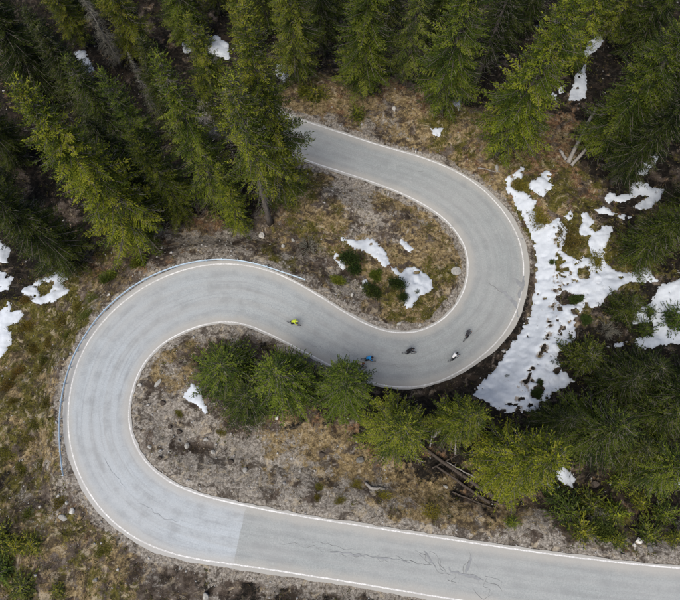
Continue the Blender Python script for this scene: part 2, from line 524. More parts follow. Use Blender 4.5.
along = np.concatenate(([0], np.cumsum(np.linalg.norm(np.diff(C2, axis=0), axis=1))))


def station_px(px, py):
    return int(np.argmin(np.hypot(C2[:, 0] - at(px, py, CZ)[0], C2[:, 1] - at(px, py, CZ)[1])))


# asphalt beyond the edge line, per side (side 1 = outer side of the right bend, side 2 = outer side of the left bend)
ext1 = np.full(NS, 0.28); ext2 = np.full(NS, 0.30)
a_, b_ = station_px(450, 165), station_px(440, 392)
ext1 += 0.45 * sstep(a_, a_ + 20, np.arange(NS)) * (1 - sstep(b_ - 20, b_, np.arange(NS)))
a_, b_ = station_px(290, 272), station_px(66, 440)
ext2 += 0.35 * sstep(a_, a_ + 20, np.arange(NS)) * (1 - sstep(b_ - 10, b_ + 20, np.arange(NS)))
a_ = station_px(130, 540)
ext2 += 0.15 * sstep(a_ - 30, a_, np.arange(NS))
ja = (fbm(along * 0.9, along * 0 + 3.3, 4, 1) - 0.5) * 0.35; jb = (fbm(along * 0.9, along * 0 + 9.3, 4, 2) - 0.5) * 0.35
E1 = w1 + ext1 + ja; E2 = w2 + ext2 + jb                    # half widths of the asphalt

# ------------------------------------------------------------------ terrain
def grow(lo, hi, step, far, f=1.28):
    c = list(np.arange(lo, hi + 1e-6, step)); s = step
    a = []; x = lo
    while x > -far: s *= f; x -= s; a.append(x)
    s = step; b = []; x = c[-1]
    while x < far: s *= f; x += s; b.append(x)
    return np.array(a[::-1] + c + b)


X0, X1, Y0, Y1, STEP = -66.0, 66.0, -24.0, 92.0, 0.30
gx = grow(X0, X1, STEP, 900); gy = grow(Y0, Y1, STEP, 900)
GX, GY = np.meshgrid(gx, gy)
# heights away from the road: picture point, height, weight
HILL = [(340, 20, -11, 10), (60, 20, -15, 10), (200, 40, -13, 8), (620, 40, -6, 10), (560, 110, -4.2, 6), (640, 180, -1.0, 8), (650, 300, 1.8, 10), (590, 250, -0.6, 5), (640, 430, 4.2, 10), (560, 470, 4.0, 5),
        (560, 340, 0.8, 4), (620, 530, 5.6, 4), (340, 640, 7.2, 10), (150, 600, 5.0, 8), (20, 570, 3.0, 8), (20, 450, -0.2, 8), (20, 330, -3.0, 8), (60, 220, -5.0, 8), (180, 200, -4.0, 8), (250, 215, -2.4, 5),
        (400, 240, -2.6, 4), (350, 270, -1.6, 4), (300, 440, 3.0, 6), (200, 420, 1.9, 6), (430, 450, 3.4, 6), (120, 120, -10, 8), (-60, 400, -4, 10), (740, 300, 5, 10), (740, 60, -3, 10), (400, -60, -17, 10)]
hx, hy, hz, hw = [], [], [], []
for px, py, z, w in HILL:
    x, y = at(px, py, z); hx.append(float(x)); hy.append(float(y)); hz.append(z); hw.append(w)
cpx = np.concatenate([C2[::4, 0], hx]); cpy = np.concatenate([C2[::4, 1], hy]); cpz = np.concatenate([CZ[::4], hz]); cpw = np.concatenate([np.ones(len(C2[::4])), hw])


def terrain_height(x, y):
    """height, distance outside the asphalt edge (negative on it)"""
    sh = x.shape; x = x.ravel(); y = y.ravel()
    Z = np.empty(len(x)); DE = np.empty(len(x))
    for i in range(0, len(x), 20000):
        xx = x[i:i + 20000, None]; yy = y[i:i + 20000, None]
        w = cpw / ((xx - cpx) ** 2 + (yy - cpy) ** 2 + 9.0) ** 1.6
        z = (w * cpz).sum(1) / w.sum(1)
        d2 = (xx - C2[None, ::2, 0]) ** 2 + (yy - C2[None, ::2, 1]) ** 2
        k = d2.argmin(1) * 2
        off = (xx[:, 0] - C2[k, 0]) * nrm[k, 0] + (yy[:, 0] - C2[k, 1]) * nrm[k, 1]
        dd = np.sqrt(d2.min(1))
        de = dd - np.where(off > 0, E1[k], E2[k])
        b = sstep(0.5, 5.0, de)
        z = (CZ[k] - 0.07) * (1 - b) + z * b
        rough = sstep(0.2, 3.5, de)
        xi, yi = xx[:, 0], yy[:, 0]
        z = z + rough * ((fbm(xi / 7.0, yi / 7.0, 4, 0) - 0.5) * 1.5 + (fbm(xi / 1.3, yi / 1.3, 4, 3, 0.6) - 0.5) * 0.75)
        z = z + sstep(0.05, 0.5, de) * (fbm(xi / 0.6, yi / 0.6, 2, 5) - 0.45) * 0.14
        z = z - 0.05 * sstep(0.3, -0.2, de)
        Z[i:i + 20000] = z; DE[i:i + 20000] = de
    return Z.reshape(sh), DE.reshape(sh)


GZ, GD = terrain_height(GX, GY)
ix0 = int(np.argmin(abs(gx - X0))); iy0 = int(np.argmin(abs(gy - Y0)))
nix = int(round((X1 - X0) / STEP)); niy = int(round((Y1 - Y0) / STEP))


def sample(G, x, y):
    fx = np.clip((np.asarray(x, float) - X0) / STEP, 0, nix - 1.001); fy = np.clip((np.asarray(y, float) - Y0) / STEP, 0, niy - 1.001)
    i = fx.astype(int); j = fy.astype(int); a = fx - i; b = fy - j
    i = i + ix0; j = j + iy0
    return (G[j, i] * (1 - a) + G[j, i + 1] * a) * (1 - b) + (G[j + 1, i] * (1 - a) + G[j + 1, i + 1] * a) * b


def ground(px, py):
    """the ground point seen at px, py"""
    z = np.zeros(np.shape(px))
    for _ in range(12):
        x, y = at(px, py, z); z = 0.5 * z + 0.5 * sample(GZ, x, y)
    return x, y, sample(GZ, x, y)


def road_at(px, py):
    k = station_px(px, py); z = CZ[k]; x, y = at(px, py, z)
    return float(x), float(y), float(z)


# ground cover, painted by place: picture point, radius, then gravel, dry grass, green heath, red litter, dark litter (tree shade painted in)
COVER = [
    (340, 195, 16, 1, 0, 0, 0, 0), (360, 212, 16, 1, 0, 0, 0, 0), (385, 222, 17, 1, 0, 0, 0, 0), (415, 228, 16, .8, 0, 0, 0, 0), (338, 178, 12, .6, .3, 0, 0, 0), (332, 270, 12, .9, 0, 0, 0, 0), (358, 292, 15, 1, 0, 0, 0, 0), (345, 305, 14, .6, .2, .3, 0, 0),
    (400, 205, 26, 0, .6, .45, .2, 0), (430, 240, 30, 0, .7, .3, .3, 0), (445, 280, 26, 0, .7, .5, .2, 0), (410, 312, 30, 0, .5, .6, .1, 0), (330, 215, 26, 0, .7, .5, .3, 0), (380, 265, 26, 0, .7, .2, .5, 0), (310, 240, 26, .2, .3, .3, .4, 0), (360, 320, 20, 0, .4, .8, 0, 0),
    (290, 225, 24, .2, .4, .6, .3, 0), (300, 195, 24, 0, .6, .6, .3, 0), (315, 262, 20, .5, .2, .3, 0, 0),
    (170, 240, 26, .55, .1, 0, .4, .1), (205, 245, 24, .7, .2, 0, .2, 0), (240, 243, 22, .8, .1, 0, .2, 0), (265, 235, 22, .6, .2, .2, .2, 0), (205, 222, 18, 0, .5, 0, .6, 0), (130, 270, 22, .3, .2, .2, .4, .1), (275, 255, 16, .4, .2, .5, 0, 0),
    (110, 290, 22, .3, .3, .4, .2, 0), (85, 270, 24, 0, .3, .5, .5, .2), (65, 320, 30, 0, .2, .9, .2, .1), (40, 350, 34, .1, .35, .7, .2, .2), (50, 385, 30, .5, .4, .4, 0, .1), (25, 410, 34, .2, .6, .5, 0, .1), (30, 450, 34, .1, .5, .5, .1, .2), (15, 490, 30, .2, .2, .4, .3, .4),
    (50, 480, 20, .6, .1, .3, .1, .2), (75, 500, 20, .8, .1, .1, .2, 0), (40, 500, 24, .5, .2, .1, .3, .2), (60, 540, 30, .1, .5, .4, .3, .1), (110, 560, 34, 0, .55, .55, .2, 0), (95, 585, 30, .1, .4, .3, .3, .1), (30, 575, 26, .1, .2, .6, .2, .4), (160, 575, 24, .5, .2, .2, .2, .2),
    (190, 585, 28, .6, .1, .1, .1, .4), (240, 590, 28, .35, .2, .1, .2, .5), (300, 595, 30, .3, .2, .1, .2, .5), (360, 600, 30, .4, .1, .1, .2, .4), (125, 545, 14, .6, .1, 0, 0, 0),
    (165, 360, 26, .3, .7, .1, 0, 0), (155, 385, 22, .7, .4, 0, 0, 0), (190, 345, 22, .5, .4, .2, 0, 0), (230, 335, 22, .6, .2, .2, 0, .1), (165, 420, 30, .9, .1, .1, 0, .1), (190, 450, 34, .9, .2, .1, 0, .15), (230, 440, 34, .9, .15, .1, 0, .1), (230, 480, 30, 1, .15, 0, 0, 0), (270, 470, 34, .85, .35, 0, .1, 0),
    (265, 425, 24, .4, .5, 0, .4, .1), (300, 440, 24, .2, .9, 0, .4, .1), (320, 460, 26, .5, .7, .1, .3, 0), (345, 470, 28, .5, .7, .1, .3, .1), (300, 495, 28, .9, .2, .15, 0, 0), (350, 500, 26, .8, .3, .2, 0, .1), (390, 490, 28, .3, .7, .2, .3, .2), (400, 510, 22, .7, .5, .2, .1, 0), (310, 420, 24, 0, .3, 0, .8, .5), (370, 445, 24, .1, .3, 0, .8, .4),
    (420, 470, 26, .1, .5, .1, .6, .5), (440, 500, 30, .15, 1, .2, .1, 0), (480, 510, 28, .25, .9, .1, .2, .1), (430, 515, 18, .2, .8, .6, 0, 0), (520, 520, 26, .4, .6, .1, .3, .2), (450, 462, 28, 0, .05, 0, .4, 1), (478, 482, 24, 0, .15, 0, .4, 1), (425, 452, 18, 0, .1, 0, .6, .9), (500, 495, 18, .1, .4, 0, .5, .6), (540, 535, 20, .9, .2, .1, 0, 0), (580, 545, 20, .9, .1, .1, 0, 0), (640, 545, 24, .7, .1, .4, .2, 0), (660, 525, 24, .5, .2, .5, .2, .1), (520, 537, 16, .9, .3, 0, 0, 0), (480, 532, 12, .8, .4, 0, 0, 0), (670, 555, 16, .9, .1, .1, 0, 0),
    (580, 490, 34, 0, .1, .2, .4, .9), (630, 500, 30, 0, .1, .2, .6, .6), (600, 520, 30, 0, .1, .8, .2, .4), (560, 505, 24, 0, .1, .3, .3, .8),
    (320, 92, 22, 0, .4, .3, .8, 0), (350, 105, 22, .1, .6, .2, .6, 0), (385, 115, 20, .7, .5, 0, .2, 0), (410, 120, 24, .2, .6, .3, .5, 0), (445, 140, 24, 0, .6, .5, .5, 0), (475, 165, 20, 0, .6, .4, .5, 0), (400, 92, 20, 0, .3, 0, .9, .1), (300, 105, 16, .2, .6, 0, .4, 0), (325, 120, 10, .6, .4, 0, 0, 0), (430, 152, 9, .8, .2, 0, 0, 0),
    (530, 150, 28, 0, .35, .3, .9, .1), (555, 140, 24, 0, .3, .2, .8, .2), (545, 190, 28, 0, .3, .7, .6, .1), (570, 205, 26, 0, .4, .7, .5, .1), (600, 190, 26, 0, .2, .5, .5, .4), (560, 245, 22, 0, .4, .8, .2, .1), (600, 260, 22, 0, .2, .9, .2, .1), (640, 230, 30, 0, .1, .4, .3, .8), (620, 150, 34, 0, .1, .2, .3, .9), (650, 185, 34, 0, .1, .3, .2, .8),
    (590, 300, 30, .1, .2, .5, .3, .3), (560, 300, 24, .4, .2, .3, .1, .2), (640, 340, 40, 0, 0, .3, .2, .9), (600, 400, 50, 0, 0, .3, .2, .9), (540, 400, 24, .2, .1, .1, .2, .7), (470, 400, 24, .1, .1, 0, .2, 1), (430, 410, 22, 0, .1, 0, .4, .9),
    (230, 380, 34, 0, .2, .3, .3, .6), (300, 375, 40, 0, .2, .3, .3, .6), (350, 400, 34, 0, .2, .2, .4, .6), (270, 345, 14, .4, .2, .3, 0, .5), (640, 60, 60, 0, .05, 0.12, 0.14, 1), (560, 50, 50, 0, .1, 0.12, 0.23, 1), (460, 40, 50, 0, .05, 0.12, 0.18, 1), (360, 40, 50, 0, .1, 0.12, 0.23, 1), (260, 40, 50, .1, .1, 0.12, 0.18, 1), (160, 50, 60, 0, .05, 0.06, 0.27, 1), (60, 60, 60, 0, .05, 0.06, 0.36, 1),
    (80, 150, 60, 0, .1, 0.12, 0.18, 1), (30, 230, 40, 0, .1, 0.18, 0.23, 1), (150, 180, 50, 0, .1, 0.12, 0.18, 1), (230, 170, 50, 0, .1, 0.18, 0.18, 1), (680, 430, 50, 0, 0, 0.12, 0.14, 1), (90, 80, 16, 0, .2, 0, 1, 0), (60, 90, 14, 0, .2, 0, 1, 0)]  # forest floor: little red litter, full dark weight for the painted shade
W = np.zeros(GX.shape + (5,)); WS = np.full(GX.shape, 1e-4)
wx = (fbm(GX / 4.0, GY / 4.0, 3, 2) - 0.5) * 5.0; wy = (fbm(GX / 4.0 + 50, GY / 4.0, 3, 4) - 0.5) * 5.0
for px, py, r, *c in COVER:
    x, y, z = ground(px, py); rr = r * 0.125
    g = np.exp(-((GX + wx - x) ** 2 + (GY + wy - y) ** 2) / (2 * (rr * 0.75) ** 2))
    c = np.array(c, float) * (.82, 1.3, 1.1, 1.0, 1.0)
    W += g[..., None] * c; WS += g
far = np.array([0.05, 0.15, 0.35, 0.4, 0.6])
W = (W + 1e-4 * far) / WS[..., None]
for c, (sc_, am) in enumerate(((1.9, 1.0), (1.5, .9), (1.7, .95), (1.8, .8), (1.6, .9))):
    W[..., c] = W[..., c] * (1 + am * 1.6 * (fbm(GX / sc_ + 31 * c, GY / sc_ - 17 * c, 4, c, .55) - .5) * 2) + am * .45 * (fbm(GX / (sc_ * 1.4) - 13 * c, GY / (sc_ * 1.4) + 23 * c, 3, c + 2, .5) - .5)
W = np.clip(W, 0, 1)
# loose grit beside the asphalt, and the wet dark ditch outside the right bend
verge = sstep(1.5, 0.1, GD + (fbm(GX / 1.2, GY / 1.2, 3, 6) - 0.5) * 1.6)
k_ = np.empty(GX.shape, int)
for j in range(len(gy)):
    k_[j] = ((GX[j][:, None] - C2[None, ::4, 0]) ** 2 + (GY[j][:, None] - C2[None, ::4, 1]) ** 2).argmin(1) * 4
side1 = ((GX - C2[k_, 0]) * nrm[k_, 0] + (GY - C2[k_, 1]) * nrm[k_, 1]) > 0
a_, b_ = station_px(488, 190), station_px(380, 388)
ditch = sstep(a_, a_ + 30, k_) * (1 - sstep(b_, b_ + 25, k_)) * side1
W[..., 0] = np.maximum(W[..., 0] * (1 - 0.8 * verge * ditch), verge * (1.05 - 0.8 * ditch))
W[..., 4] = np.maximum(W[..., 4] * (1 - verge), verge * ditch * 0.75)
for c in (1, 2, 3): W[..., c] *= 1 - 0.75 * verge
W = np.clip(W, 0, 1)
n_y, n_x = GX.shape
idx = np.arange(n_x * n_y).reshape(n_y, n_x)
quads = np.stack([idx[:-1, :-1], idx[:-1, 1:], idx[1:, 1:], idx[1:, :-1]], -1).reshape(-1, 4)
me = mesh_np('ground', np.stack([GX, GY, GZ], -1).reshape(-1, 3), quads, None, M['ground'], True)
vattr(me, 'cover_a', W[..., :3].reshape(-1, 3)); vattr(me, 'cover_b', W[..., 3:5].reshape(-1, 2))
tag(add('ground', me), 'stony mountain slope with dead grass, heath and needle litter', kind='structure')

# ------------------------------------------------------------------ road
NU = 36
rows = []; uvu = []; edge_d = []
for i in range(NU + 1):
    f = i / NU
    o = E1 * (1 - f) - E2 * f
    rows.append(np.column_stack([C2 + nrm * o[:, None], CZ - 0.012 * np.abs(o) * 0.5])); uvu.append(w1 - o)
    edge_d.append(np.minimum(E1 - o, o + E2))
RV = np.stack(rows, 1); RU = np.stack(uvu, 1); RE = np.stack(edge_d, 1)
idx = np.arange(NS * (NU + 1)).reshape(NS, NU + 1)
quads = np.stack([idx[:-1, :-1], idx[:-1, 1:], idx[1:, 1:], idx[1:, :-1]], -1).reshape(-1, 4)
if np.cross(RV[1, 0] - RV[0, 0], RV[0, 1] - RV[0, 0])[2] > 0: quads = quads[:, ::-1]
me = mesh_np('road', RV.reshape(-1, 3), quads, None, M['road'], True)
uvl = me.uv_layers.new(name='UVMap')
li = np.empty(len(me.loops), np.int32); me.loops.foreach_get('vertex_index', li)
uvp = np.column_stack([RU.ravel(), np.repeat(along, NU + 1)])
uvl.data.foreach_set('uv', uvp[li].astype(np.float32).ravel())
# seam of the resurfaced stretch (crosses the lower leg), signed distance in metres, positive on the newer side
sa = np.array(road_at(246, 507)[:2]); sb = np.array(road_at(233, 565)[:2]); sd = (sb - sa) / np.linalg.norm(sb - sa); sn = np.array([-sd[1], sd[0]])
if sn[0] > 0: sn = -sn
q = (RV[..., :2] - sa) @ sn
k_seam = station_px(240, 535); kk = np.arange(NS)[:, None]
seam = np.where(np.abs(kk - k_seam) < 60, q, np.where(kk > k_seam, -5.0, 5.0)).clip(-5, 5)
k_w = station_px(110, 330)
tone_fade = np.broadcast_to(sstep(k_w - 130, k_w + 60, kk), RE.shape)
fr_ = np.clip(RU / (w1 + w2)[:, None], 0, 1)
lane = np.exp(-((fr_ - .17) / .06) ** 2) + np.exp(-((fr_ - .37) / .06) ** 2) + np.exp(-((fr_ - .62) / .06) ** 2) + np.exp(-((fr_ - .83) / .06) ** 2)
for nm, val in (('seam', seam), ('tone_fade', tone_fade), ('edge', RE), ('lane', lane)):
    a = me.attributes.new(nm, 'FLOAT', 'POINT'); a.data.foreach_set('value', np.ascontiguousarray(val, dtype=np.float32).ravel())
road = tag(add('road', me), 'pale grey asphalt mountain road winding in two tight bends', kind='structure')


def strip(o_a, o_b, k0, k1, lift):
    """a band on the road between two offsets from the centre line"""
    k = np.arange(k0, k1)
    va = np.column_stack([C2[k] + nrm[k] * o_a[k][:, None], CZ[k] - 0.006 * np.abs(o_a[k]) + lift])
    vb = np.column_stack([C2[k] + nrm[k] * o_b[k][:, None], CZ[k] - 0.006 * np.abs(o_b[k]) + lift])
    n = len(k); i = np.arange(n - 1)
    return np.concatenate([va, vb]), np.stack([i, i + 1, n + i + 1, n + i], 1)


for side, w_ in ((1, w1), (-1, -w2)):
    jit = (fbm(along * 1.4, along * 0 + side * 7, 3, 4) - 0.5) * 0.05
    V, Q = strip(w_ + side * (0.075 + jit), w_ - side * (0.075 - jit), 0, NS, 0.008)
    me = mesh_np('edge_line', V, Q, None, M['paint'])
    add('edge_line', me, road)


def ribbon(name, pts, wid, mat, lift, seed=0, wob=0.12):
    """a thin irregular mark on the road through picture points"""
    P3 = np.array([road_at(*p) for p in pts]); n = max(8, int(np.linalg.norm(np.diff(P3, axis=0), axis=1).sum() / 0.18))
    Q3 = resample(P3, n)
    d = np.gradient(Q3[:, :2], axis=0); d /= np.linalg.norm(d, axis=1)[:, None] + 1e-9
    nn = np.column_stack([-d[:, 1], d[:, 0]])
    s = np.arange(n) * 0.18
    jr = np.random.default_rng(seed + 5); kn = np.arange(0, s[-1] + 1, .42)
    Q3[:, :2] += nn * np.interp(s, kn, jr.normal(0, wob * .42, len(kn)))[:, None]
    w = np.interp(np.linspace(0, 1, n), np.linspace(0, 1, len(wid)), wid) * (0.4 + 1.2 * fbm(s * 2.3, s * 0 + 5 + seed, 2, seed + 1)) * (.15 + .85 * sstep(.34, .52, fbm(s * 1.1, s * 0 + 2 + seed, 2, seed + 3)))
    # height on the road surface
    k = ((Q3[:, None, :2] - C2[None]) ** 2).sum(2).argmin(1)
    zz = CZ[k] - 0.006 * np.linalg.norm(Q3[:, :2] - C2[k], axis=1) + lift
    a = np.column_stack([Q3[:, :2] + nn * w[:, None] / 2, zz]); b = np.column_stack([Q3[:, :2] - nn * w[:, None] / 2, zz])
    i = np.arange(n - 1)
    me = mesh_np(name, np.concatenate([a, b]), np.stack([i, i + 1, n + i + 1, n + i], 1), None, mat)
    return add(name, me, road)


cracks = [
    ([(280, 541.8), (311.8, 547.8), (343.5, 554), (375, 558.7), (405, 562)], [.04, .14, .12, .10, .05]), ([(300, 541), (330, 546), (360, 550)], [.03, .10, .03]), ([(405, 560), (429, 564), (441, 573), (455, 577)], [.05, .14, .12, .05]),
    ([(415, 547), (426, 554), (431, 566)], [.05, .13, .10]), ([(438, 556), (443, 566), (444, 572)], [.04, .12, .08]), ([(447, 567), (455, 573), (470, 577), (484, 580), (496, 584), (504, 590), (509, 599)], [.08, .17, .20, .15, .13, .10, .05]),
    ([(464, 575), (466, 565), (470, 556), (469, 551)], [.16, .13, .10, .03]), ([(466, 573), (472, 564)], [.12, .06]), ([(484, 580), (489, 588), (488, 595)], [.10, .12, .04]), ([(472, 588), (481, 594), (490, 596)], [.04, .11, .05]), ([(449, 578), (455, 583), (457, 586)], [.1, .1, .03]),
    ([(137.6, 503), (152, 512), (167, 518), (178, 521)], [.03, .07, .06, .03]), ([(484, 273), (489, 280), (496.5, 288), (504, 293)], [.06, .14, .16, .10]), ([(312, 345), (322, 347), (334, 355), (341, 361)], [.04, .06, .06, .03]),
    ([(340, 348), (350, 352), (360, 356)], [.03, .06, .03]), ([(430, 551), (436, 558), (440, 569), (450, 572)], [.04, .10, .10, .04]), ([(455, 573), (452, 580), (456, 585), (462, 583)], [.06, .10, .08, .04]), ([(420, 552), (428, 560), (436, 566)], [.04, .10, .04]), ([(476, 578), (482, 588), (492, 590), (500, 598)], [.06, .09, .09, .04]), ([(486, 579), (496, 577), (503, 583)], [.06, .08, .03]), ([(470, 560), (478, 566), (482, 570)], [.05, .06, .03]), ([(348, 556), (380, 556), (410, 560), (428, 563)], [.03, .07, .08, .05]), ([(466, 338), (478, 331), (487, 322)], [.03, .05, .03]), ([(445, 358), (420, 366), (392, 366), (372, 361)], [.03, .06, .07, .03]), ([(103, 455), (112, 472), (126, 487)], [.03, .05, .03]), ([(212, 296), (250, 300), (285, 312)], [.03, .05, .03]), ([(418, 171), (428, 173), (433, 178)], [.08, .12, .05])]
for i, (p, w) in enumerate(cracks): ribbon('crack', p, [q * .42 for q in w], M['crack'], 0.012 + 0.0007 * i, i, 0.42)
stains = [([(497, 287), (506, 293), (514, 302), (518, 317)], [.12, .4, .8, .3]), ([(512, 278), (517, 280), (523, 287)], [.1, .4, .7]), ([(514, 236), (519, 237), (523, 239)], [.2, .45, .4]), ([(519, 298), (522, 288), (524, 276)], [.5, .4, .2]), ([(424, 551), (431, 563), (438, 571)], [.1, .35, .15]), ([(448, 569), (464, 576), (484, 580)], [.15, .4, .15]), ([(466, 573), (468, 562), (470, 555)], [.3, .25, .1]), ([(330, 551), (370, 557), (410, 562)], [.1, .3, .1])]
for i, (p, w) in enumerate(stains): ribbon('damp_stain', p, w, M['stain'], 0.030 + 0.0015 * i, i + 3, 0.2)

# ------------------------------------------------------------------ snow
def poly_sdf(x, y, P_):
    """signed distance to a closed polygon, positive inside"""
    a = np.asarray(P_); b = np.roll(a, -1, 0)
    d = np.full(x.shape, 1e9); ins = np.zeros(x.shape, bool)
    for (ax, ay), (bx, by) in zip(a, b):
        ex, ey = bx - ax, by - ay
        t = np.clip(((x - ax) * ex + (y - ay) * ey) / (ex * ex + ey * ey + 1e-12), 0, 1)
        d = np.minimum(d, np.hypot(x - ax - t * ex, y - ay - t * ey))
        if abs(by - ay) > 1e-12:
            ins ^= ((ay > y) != (by > y)) & (x < (bx - ax) * (y - ay) / (by - ay) + ax)
    return np.where(ins, d, -d)


def zoomed(pts, ox, oy, k): return [(ox + x / k, oy + y / k) for x, y in pts]


def snow_patch(label, polys, holes=(), thick=0.22, step=0.16, dirt=0.25, lines=(), rag=0.5, patchy=None):
    W_ = [np.stack(ground(np.array([p[0] for p in P_]), np.array([p[1] for p in P_]))[:2], 1) for P_ in polys]
    H_ = [np.stack(ground(np.array([p[0] for p in P_]), np.array([p[1] for p in P_]))[:2], 1) for P_ in holes]
    allp = np.concatenate(W_); lo = allp.min(0) - 1; hi = allp.max(0) + 1
    xs = np.arange(lo[0], hi[0], step); ys = np.arange(lo[1], hi[1], step)
    X, Y = np.meshgrid(xs, ys)
    d = np.full(X.shape, -1e9)
    for P_ in W_: d = np.maximum(d, poly_sdf(X, Y, P_))
    for P_ in H_: d = np.minimum(d, -poly_sdf(X, Y, P_))
    dl = np.full(X.shape, 1e9)
    for L_, wd in lines:
        Lw = np.stack(ground(np.array([p[0] for p in L_]), np.array([p[1] for p in L_]))[:2], 1)
        q = np.column_stack([X.ravel(), Y.ravel()]); dd = np.empty(len(q))
        for i in range(0, len(q), 20000): dd[i:i + 20000] = seg_dist(q[i:i + 20000], Lw)
        dd = dd.reshape(X.shape) - wd; dl = np.minimum(dl, dd)
    n = (fbm(X / 0.55, Y / 0.55, 4, 1, 0.6) - 0.5)
    d = d + n * rag * 2 + (fbm(X / 0.22 + 40, Y / 0.22, 2, 3) - 0.5) * 0.35
    d = np.minimum(d, (0.79 - fbm(X / 0.7 + 9, Y / 0.7, 3, 6)) * 4)
    pat = np.zeros(X.shape)
    if patchy:
        Pw = np.stack(ground(np.array([p[0] for p in patchy]), np.array([p[1] for p in patchy]))[:2], 1)
        pat = sstep(-.4, .6, poly_sdf(X, Y, Pw))
        d = np.minimum(d, np.where(pat > 0, (0.79 - .15 * pat - fbm(X / 1.1 + 3, Y / 1.1, 4, 2, .6)) * 3.5, 9))
    d = np.minimum(d, dl * 1.2 + n * 1.5 + .12)
    h = thick * np.sqrt(np.clip(d / 0.75, 0, 1)) + 0.10 * sstep(0.3, 2.5, d) * (fbm(X / 2.2, Y / 2.2, 3, 4) - 0.3) * 2
    h = h - 0.10 * sstep(0.5, 0.0, dl + n)
    z = sample(GZ, X, Y)
    # snow smooths over the small bumps below it
    z = z + np.where(d > 0, h + 0.04, -0.10 + d * 0.3)
    keep_v = d > -0.22
    idx = np.arange(X.size).reshape(X.shape)
    qd = np.stack([idx[:-1, :-1], idx[:-1, 1:], idx[1:, 1:], idx[1:, :-1]], -1).reshape(-1, 4)
    kv = keep_v.ravel(); qd = qd[kv[qd].all(1)]
    used = np.unique(qd); rem = np.full(X.size, -1); rem[used] = np.arange(len(used))
    V = np.stack([X, Y, z], -1).reshape(-1, 3)[used]
    c = V.mean(0); c[2] = V[:, 2].min()
    me = mesh_np('snow_patch', V - c, rem[qd], None, M['snow'], True)
    dv = np.clip(dirt * (1.1 - np.clip(d / 1.2, 0, 1) * 0.6) + 0.85 * sstep(0.18, -0.15, dl + n * 2.2) + .22 * pat, 0, 1).ravel()[used]
    vattr(me, 'dirt', np.stack([dv] * 3, 1))
    o = add('snow_patch', me, loc=tuple(c))
    tag(o, label, 'snow', 'snow patches left on the slope')
    return o


z5 = lambda p: zoomed(p, 310, 220, 4.857)
snow_patch('long curved snow patch above the dark juniper inside the right bend', [z5([(142, 78), (180, 95), (250, 92), (300, 92), (340, 115), (375, 165), (390, 212), (370, 232), (345, 225), (342, 205), (300, 172), (250, 148), (215, 138), (185, 113), (150, 100)])], rag=.25, dirt=.3)
snow_patch('small oval snow patch alone in dry grass inside the right bend', [z5([(437, 90), (470, 108), (498, 140), (490, 157), (465, 147), (438, 120)])], rag=.2)
snow_patch('broad snow patch with ragged tail lying beside the tallest juniper inside the right bend', [z5([(388, 222), (420, 235), (440, 258), (470, 232), (510, 228), (560, 258), (592, 290), (600, 330), (570, 357), (530, 372), (515, 397), (490, 427), (463, 434), (456, 400), (463, 370), (453, 320), (428, 272), (400, 248)])], rag=.25, thick=.3)
snow_patch('narrow snow sliver on the left flank of the dark juniper', [z5([(122, 150), (142, 172), (162, 190), (175, 235), (158, 246), (133, 207), (115, 190)])], rag=.15)
snow_patch('tiny snow remnant beside the olive shrub inside the right bend', [z5([(253, 290), (277, 284), (285, 305), (268, 340), (253, 330)])], rag=.12)
z4 = lambda p: zoomed(p, 180, 330, 2.833)
snow_patch('small jagged snow patch on scree inside the left bend beside the roadside spruces', [z4([(10, 188), (33, 152), (64, 168), (62, 195), (78, 225), (70, 238), (40, 208), (12, 197)])], rag=.18, dirt=.1)
z1 = lambda p: zoomed(p, 0, 195, 2.833)
snow_patch('forked snow patch round a heath hummock above the guard rail', [z1([(60, 272), (110, 240), (150, 225), (165, 208), (192, 235), (178, 252), (197, 275), (150, 302), (110, 312), (75, 292)])], [z1([(105, 262), (125, 244), (152, 248), (140, 277), (117, 285)])], rag=.3)
snow_patch('large ragged snow patch cut by the left picture edge', [z1([(-60, 320), (0, 332), (25, 303), (38, 325), (77, 335), (42, 365), (22, 372), (37, 402), (20, 442), (-10, 475), (-60, 480)])], rag=.35)
snow_patch('snow patch at the left picture edge just above the larger ragged one', [z1([(-40, 225), (0, 213), (20, 220), (40, 235), (25, 267), (-40, 285)])], rag=.25)
snow_patch('topmost snow patch on the left picture edge under the dark spruce', [z1([(-40, 120), (0, 128), (28, 150), (22, 192), (-40, 195)])], rag=.25)
z6 = lambda p: zoomed(p, 470, 160, 2.4)
